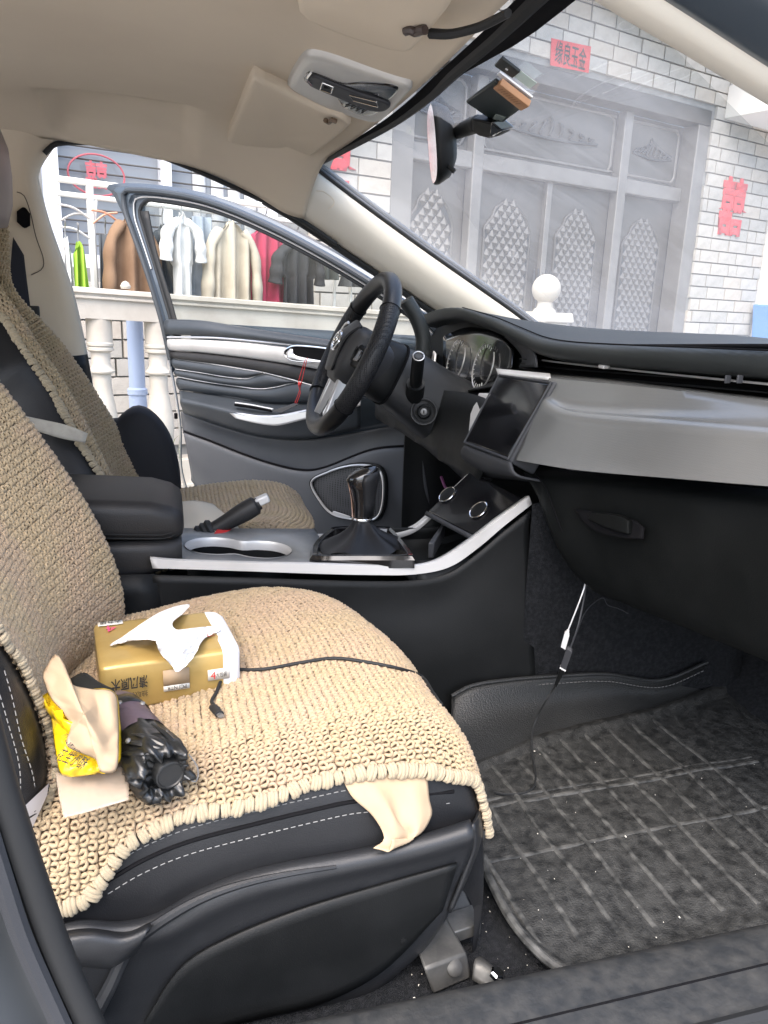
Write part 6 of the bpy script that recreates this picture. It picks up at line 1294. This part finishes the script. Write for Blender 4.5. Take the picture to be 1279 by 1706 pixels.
# ---- balustrade
BA = CAM+ray(150, 480)*3.5
def BP(s, z, o=0): q = V((BA.x, BA.y, 0))+wv*s+wN*o; return V((q.x, q.y, z))
def brz(s): return 1.148-.034*s          # the rail falls gently along the lane
bal = thing('balustrade', BP(1, 0), 'pale concrete balustrade with turned balusters and a ball topped end post', 'balustrade')
M['stone'] = mat('pale_cast_stone', (.46, .43, .375), .8, col2=(.38, .345, .295), scale=5, detail=7, bump=.35, bscale=60, bdist=.003)
def rail(name, pr, s0=-2.2, s1=2.72):
    ob(name, grid([[BP(s, brz(s)+dz, o) for o, dz in pr] for s in (s0, (s0+s1)/2, s1)], cv=True), M['stone'], bal, sharp=25)
rail('top_rail', [(-.075, -.005), (-.06, .0), (.06, .0), (.075, -.005), (.078, -.022), (.066, -.028), (.064, -.034), (.072, -.040), (.072, -.046), (.058, -.05), (.058, -.135), (-.058, -.135), (-.058, -.05), (-.072, -.046), (-.072, -.03)])
rail('bottom_rail', [(-.08, -.80), (.08, -.80), (.08, -.92), (-.08, -.92)])
ob('plinth', hexa([BP(-2.2, 0, -.1), BP(2.72, 0, -.1), BP(2.72, 0, .1), BP(-2.2, 0, .1), BP(-2.2, brz(-2.2)-.92, -.1), BP(2.72, brz(2.72)-.92, -.1), BP(2.72, brz(2.72)-.92, .1), BP(-2.2, brz(-2.2)-.92, .1)]), M['stone'], bal)
bpro = [(.058, -.0), (.058, -.105), (.062, -.110), (.062, -.120), (.055, -.126), (.060, -.132), (.060, -.142), (.050, -.148), (.044, -.152), (.043, -.205), (.050, -.222), (.062, -.236), (.060, -.244), (.043, -.250), (.042, -.30), (.050, -.37), (.063, -.45), (.068, -.51), (.062, -.57), (.048, -.605), (.055, -.612), (.055, -.63), (.062, -.64), (.062, -.665)]
bpro = [(r, z) for r, z in bpro]; balm = me('baluster', lathe(bpro[::-1], (0, 0, 0), 24), M['stone'], sharp=35)
sb = (PP(168, 600, BA, wN)-BA).dot(wv); sb2 = (PP(263, 600, BA, wN)-BA).dot(wv); stp_ = sb2-sb
k = -7
while sb+k*stp_ < 2.5:
    s = sb+k*stp_
    if s > -2.1: inst(balm, 'baluster', bal, Matrix.Translation(BP(s, brz(s)-.135)))
    k += 1
sbl = (PP(910, 480, BA, wN)-BA).dot(wv)
ob('end_post', hexa([BP(sbl-.11, 0, -.11), BP(sbl+.11, 0, -.11), BP(sbl+.11, 0, .11), BP(sbl-.11, 0, .11), BP(sbl-.11, 1.06, -.11), BP(sbl+.11, 1.06, -.11), BP(sbl+.11, 1.06, .11), BP(sbl-.11, 1.06, .11)]), M['stone'], bal, bev=.006)
ob('post_cap', hexa([BP(sbl-.14, 1.06, -.14), BP(sbl+.14, 1.06, -.14), BP(sbl+.14, 1.06, .14), BP(sbl-.14, 1.06, .14), BP(sbl-.13, 1.12, -.13), BP(sbl+.13, 1.12, -.13), BP(sbl+.13, 1.12, .13), BP(sbl-.13, 1.12, .13)]), M['stone'], bal, bev=.008)
ob('ball', lathe([(.075, 1.12), (.07, 1.135), (.052, 1.15), (.05, 1.165)]+[(.092*math.cos(a), 1.265+.092*math.sin(a)) for a in [-1.05+i*(1.05+1.5707)/14 for i in range(15)]], BP(sbl, 0), 28), M['stone'], bal, sharp=30)
ob('finial_nub', lathe([(.02, 0), (.024, .012), (.014, .03), (.001, .036)], PP(209, 477, BA, wN)-V((0, 0, .012)), 12), M['stone'], bal)
# weeds at the foot
gv, gf = [], []
rgw = random.Random(9)
for k in range(420):
    s = rgw.uniform(-.6, 1.2); b = BP(s, rgw.choice((0, brz(s)-.80)), rgw.uniform(.0, .16) if rgw.random() < .5 else rgw.uniform(.10, .35)); 
    if (b-BP(s, 0)).dot(wN) > .1: b.z = 0
    h = rgw.uniform(.06, .20); a = rgw.uniform(0, 6.28); d = V((math.cos(a), math.sin(a), 0)); w = V((-d.y, d.x, 0))*rgw.uniform(.003, .008); i = len(gv)
    gv += [b-w, b+w, b+d*h*.3+V((0, 0, h*.7))+w*.8, b+d*h*.3+V((0, 0, h*.7))-w*.8, b+d*h*.7+V((0, 0, h))]; gf += [(i, i+1, i+2, i+3), (i+3, i+2, i+4)]
tag(ob('weeds', (gv, gf), mat('fresh_green_weed', (.09, .16, .035), .7, col2=(.13, .20, .05), scale=20), kind='stuff', fix=False), 'green weeds growing along the foot of the balustrade', 'weeds')
# blue pipe and bin
bpp = PP(225, 560, BA-wN*.75, wN); tag(ob('blue_pipe', lathe([(.05, -1.0), (.05, -.33), (.056, -.33), (.056, -.30), (.045, -.29), (.045, .35)], V((bpp.x, bpp.y, bpp.z)), 20), mat('pale_blue_plastic', (.36, .44, .60), .45)), 'pale blue plastic pipe standing behind the balusters', 'pipe')
bq = WX(1296, 508, .3); tag(ob('blue_bin', hexa([bq+wv*a+wN*b+V((0, 0, c)) for a, b, c in ((-.02, -.2, -.75), (.5, -.2, -.75), (.5, .2, -.75), (-.02, .2, -.75), (-.08, -.25, 0), (.56, -.25, 0), (.56, .25, 0), (-.08, .25, 0))]), mat('blue_plastic', (.10, .26, .58), .45), bev=.02), 'blue plastic bin at the corner of the house', 'bin')

# ---- clothes rack and the clothes on it
RA = BA-wN*.55
def RPx(x, y, o=0): return PP(x, y, RA+wN*o, wN)
rack = thing('clothes_rack', V((RPx(150, 400).x, RPx(150, 400).y, 0)), 'white metal clothes rack standing behind the balustrade', 'clothes rack')
M['rackw'] = mat('white_rack_paint', (.74, .73, .68), .4)
t0, t1 = RPx(95, 298), RPx(640, 352); zr = t0.z
ob('top_bar', tube([t0, V((t1.x, t1.y, zr-.03))], .016, 8, 2), M['rackw'], rack)
m0, m1 = RPx(95, 322), RPx(640, 378); ob('hanging_bar', tube([m0, V((m1.x, m1.y, m0.z-.03))], .013, 8, 2), M['rackw'], rack)
for x in (150, 560, 588):
    p = RPx(x, 330); ob('upright', tube([V((p.x, p.y, .02)), V((p.x, p.y, zr+.01 if x < 400 else zr-.35))], .019 if x < 400 else .010, 8, 2), M['rackw'], rack)
p = RPx(160, 330); ob('brace', tube([p, RPx(157, 370)], .009, 6, 2), M['rackw'], rack)
for (a, b, c, d), nm in (((95, 340, 150, 365), 0), ((100, 368, 145, 358), 1), ((152, 350, 200, 372), 2), ((155, 372, 195, 355), 3), ((100, 378, 150, 398), 4)):
    ob('wire_hanger', tube([RPx(a, b, .03), RPx((a+c)/2, (b+d)/2-6, .04), RPx(c, d, .03)], .006, 6, 10), mat('hanger_wire_%d' % nm, ((.5, .46, .42), (.35, .33, .3), (.45, .2, .12), (.5, .25, .16), (.55, .53, .5))[nm], .5), rack)
for s_ in (-1, 1): ob('foot', tube([V((rack.location.x, rack.location.y, .02)), V((rack.location.x, rack.location.y, .02))+wN*(.28*s_)], .016, 8, 2), M['rackw'], rack)
def garment(name, label, x0, x1, y0, y1, col, kind='top', o=0.0, col2=None, cat_='shirt', seed=0):
    """hung cloth: shoulders at y0, hem at y1, falling in folds with real depth"""
    y1 = min(y1, 506); rg = random.Random(seed); A0, B0 = RPx(x0, (y0+y1)/2, o), RPx(x1, (y0+y1)/2, o); cx = (A0+B0)/2; w = (B0-A0).length; zt_ = RPx((x0+x1)/2, y0, o).z; zb = RPx((x0+x1)/2, y1, o).z
    rows = []; NU, NV = 44, 22; ph = rg.uniform(0, 6); nf_ = max(2, int(w/.07))
    for i in range(NV+1):
        v = i/NV; z = lerp(zt_, zb, v); r = []
        if kind == 'top': hw = w/2*(.30+.52*sstep(0, .10, v)+.18*sstep(.08, .3, v)) if v < .5 else w/2*(1.0 if v < .52 else .80)
        elif kind == 'dress': hw = w/2*(.42+.40*sstep(0, .08, v)+.18*v)
        elif kind == 'trouser': hw = w/2*(.85+.15*v)
        else: hw = w/2*(.35+.6*sstep(0, .12, v)+.05*v)
        for j in range(2*NU):
            a = 2*math.pi*j/(2*NU); u = math.cos(a); d = math.sin(a)
            fold = (.012+.020*v)*math.sin(nf_*math.pi*u+ph+v*1.2)+.008*math.sin(2.3*nf_*u+2*ph)
            zz_ = z+(-.05*abs(u)**1.5*(1-v) if kind != 'trouser' else 0)
            q = V((cx.x, cx.y, zz_))+wv*(u*hw)+wN*(d*(.028+.010*v)+fold); r.append(q)
        rows.append(r)
    g = grid(rows, cv=True)
    m = mat(name+'_cloth', col, .85, col2=col2 or tuple(c*.82 for c in col), scale=9, bump=.3, bscale=120, bdist=.003, spec=.15)
    t = thing(name, V((cx.x, cx.y, zb)), label, cat_, 'clothes on the rack'); ob('cloth', g, m, t, sharp=0)
    if kind in ('top', 'coat'):
        for sg in (-1, 1):
            sh0 = V((cx.x, cx.y, zt_-.05))+wv*(sg*w*.40); L_ = (.20 if kind == 'top' else .42)
            ob('sleeve', tube([sh0-wv*(sg*.03), sh0+wv*(sg*.03)+wN*.015-V((0, 0, L_*.25)), sh0+wv*(sg*.045)+wN*.02-V((0, 0, L_*.65)), sh0+wv*(sg*.05)+wN*.012-V((0, 0, L_))], lambda q: .040+.012*q+.004*math.sin(q*20), 12, 24, flat=.6), m, t, sharp=0)
    top = V((cx.x, cx.y, zt_)); ob('hanger_hook', tube([top-V((0, 0, .02)), top+V((0, 0, .04)), top+wN*.02+V((0, 0, .07)), top+V((0, 0, .085))], .004, 6, 12), M['metal'], t)
    return t
garment('white_blouse', 'small white top hanging beside the lime green one', 104, 120, 395, 486, (.75, .75, .73), 'dress', .10, cat_='top', seed=1)
garment('lime_top', 'lime green top hanging on the rack', 121, 145, 402, 480, (.30, .50, .06), 'dress', .12, cat_='top', seed=2)
garment('charcoal_trousers', 'charcoal trousers hanging left of the brown coat', 165, 192, 392, 560, (.10, .11, .12), 'trouser', .02, cat_='trousers', seed=3)
garment('brown_coat', 'long brown coat hanging on the rack', 188, 252, 355, 580, (.21, .135, .085), 'coat', .10, (.17, .105, .065), cat_='coat', seed=4)
garment('dark_jacket', 'dark jacket hanging just inside the window edge', 255, 290, 372, 520, (.05, .06, .07), 'coat', .02, cat_='jacket', seed=5)
garment('white_shirt', 'white blouse with loose sleeves hanging on the rack', 286, 322, 352, 560, (.74, .74, .73), 'top', .14, cat_='shirt', seed=6)
garment('blue_trousers', 'pale blue grey trousers hanging beside the white blouse', 318, 354, 362, 560, (.34, .39, .45), 'trouser', .04, (.26, .30, .35), cat_='trousers', seed=7)
garment('beige_sweater', 'beige long sleeve sweater hanging on the rack', 350, 420, 368, 560, (.52, .46, .37), 'coat', .12, cat_='sweater', seed=8)
garment('pink_dress', 'raspberry pink dress hanging between the beige sweater and black shirt', 408, 476, 372, 590, (.50, .055, .12), 'dress', .06, (.36, .04, .085), cat_='dress', seed=9)
garment('black_shirt', 'black t-shirt hanging beside the pink dress', 464, 524, 398, 560, (.035, .037, .042), 'top', .14, cat_='shirt', seed=10)
garment('dark_shorts', 'small dark shorts hanging near the far end of the rack', 528, 562, 428, 466, (.05, .06, .06), 'trouser', .08, cat_='shorts', seed=11)
garment('dark_cap_cloth', 'folded dark cloth hanging at the far end of the rack', 566, 604, 456, 478, (.06, .065, .07), 'trouser', .08, cat_='cloth', seed=12)
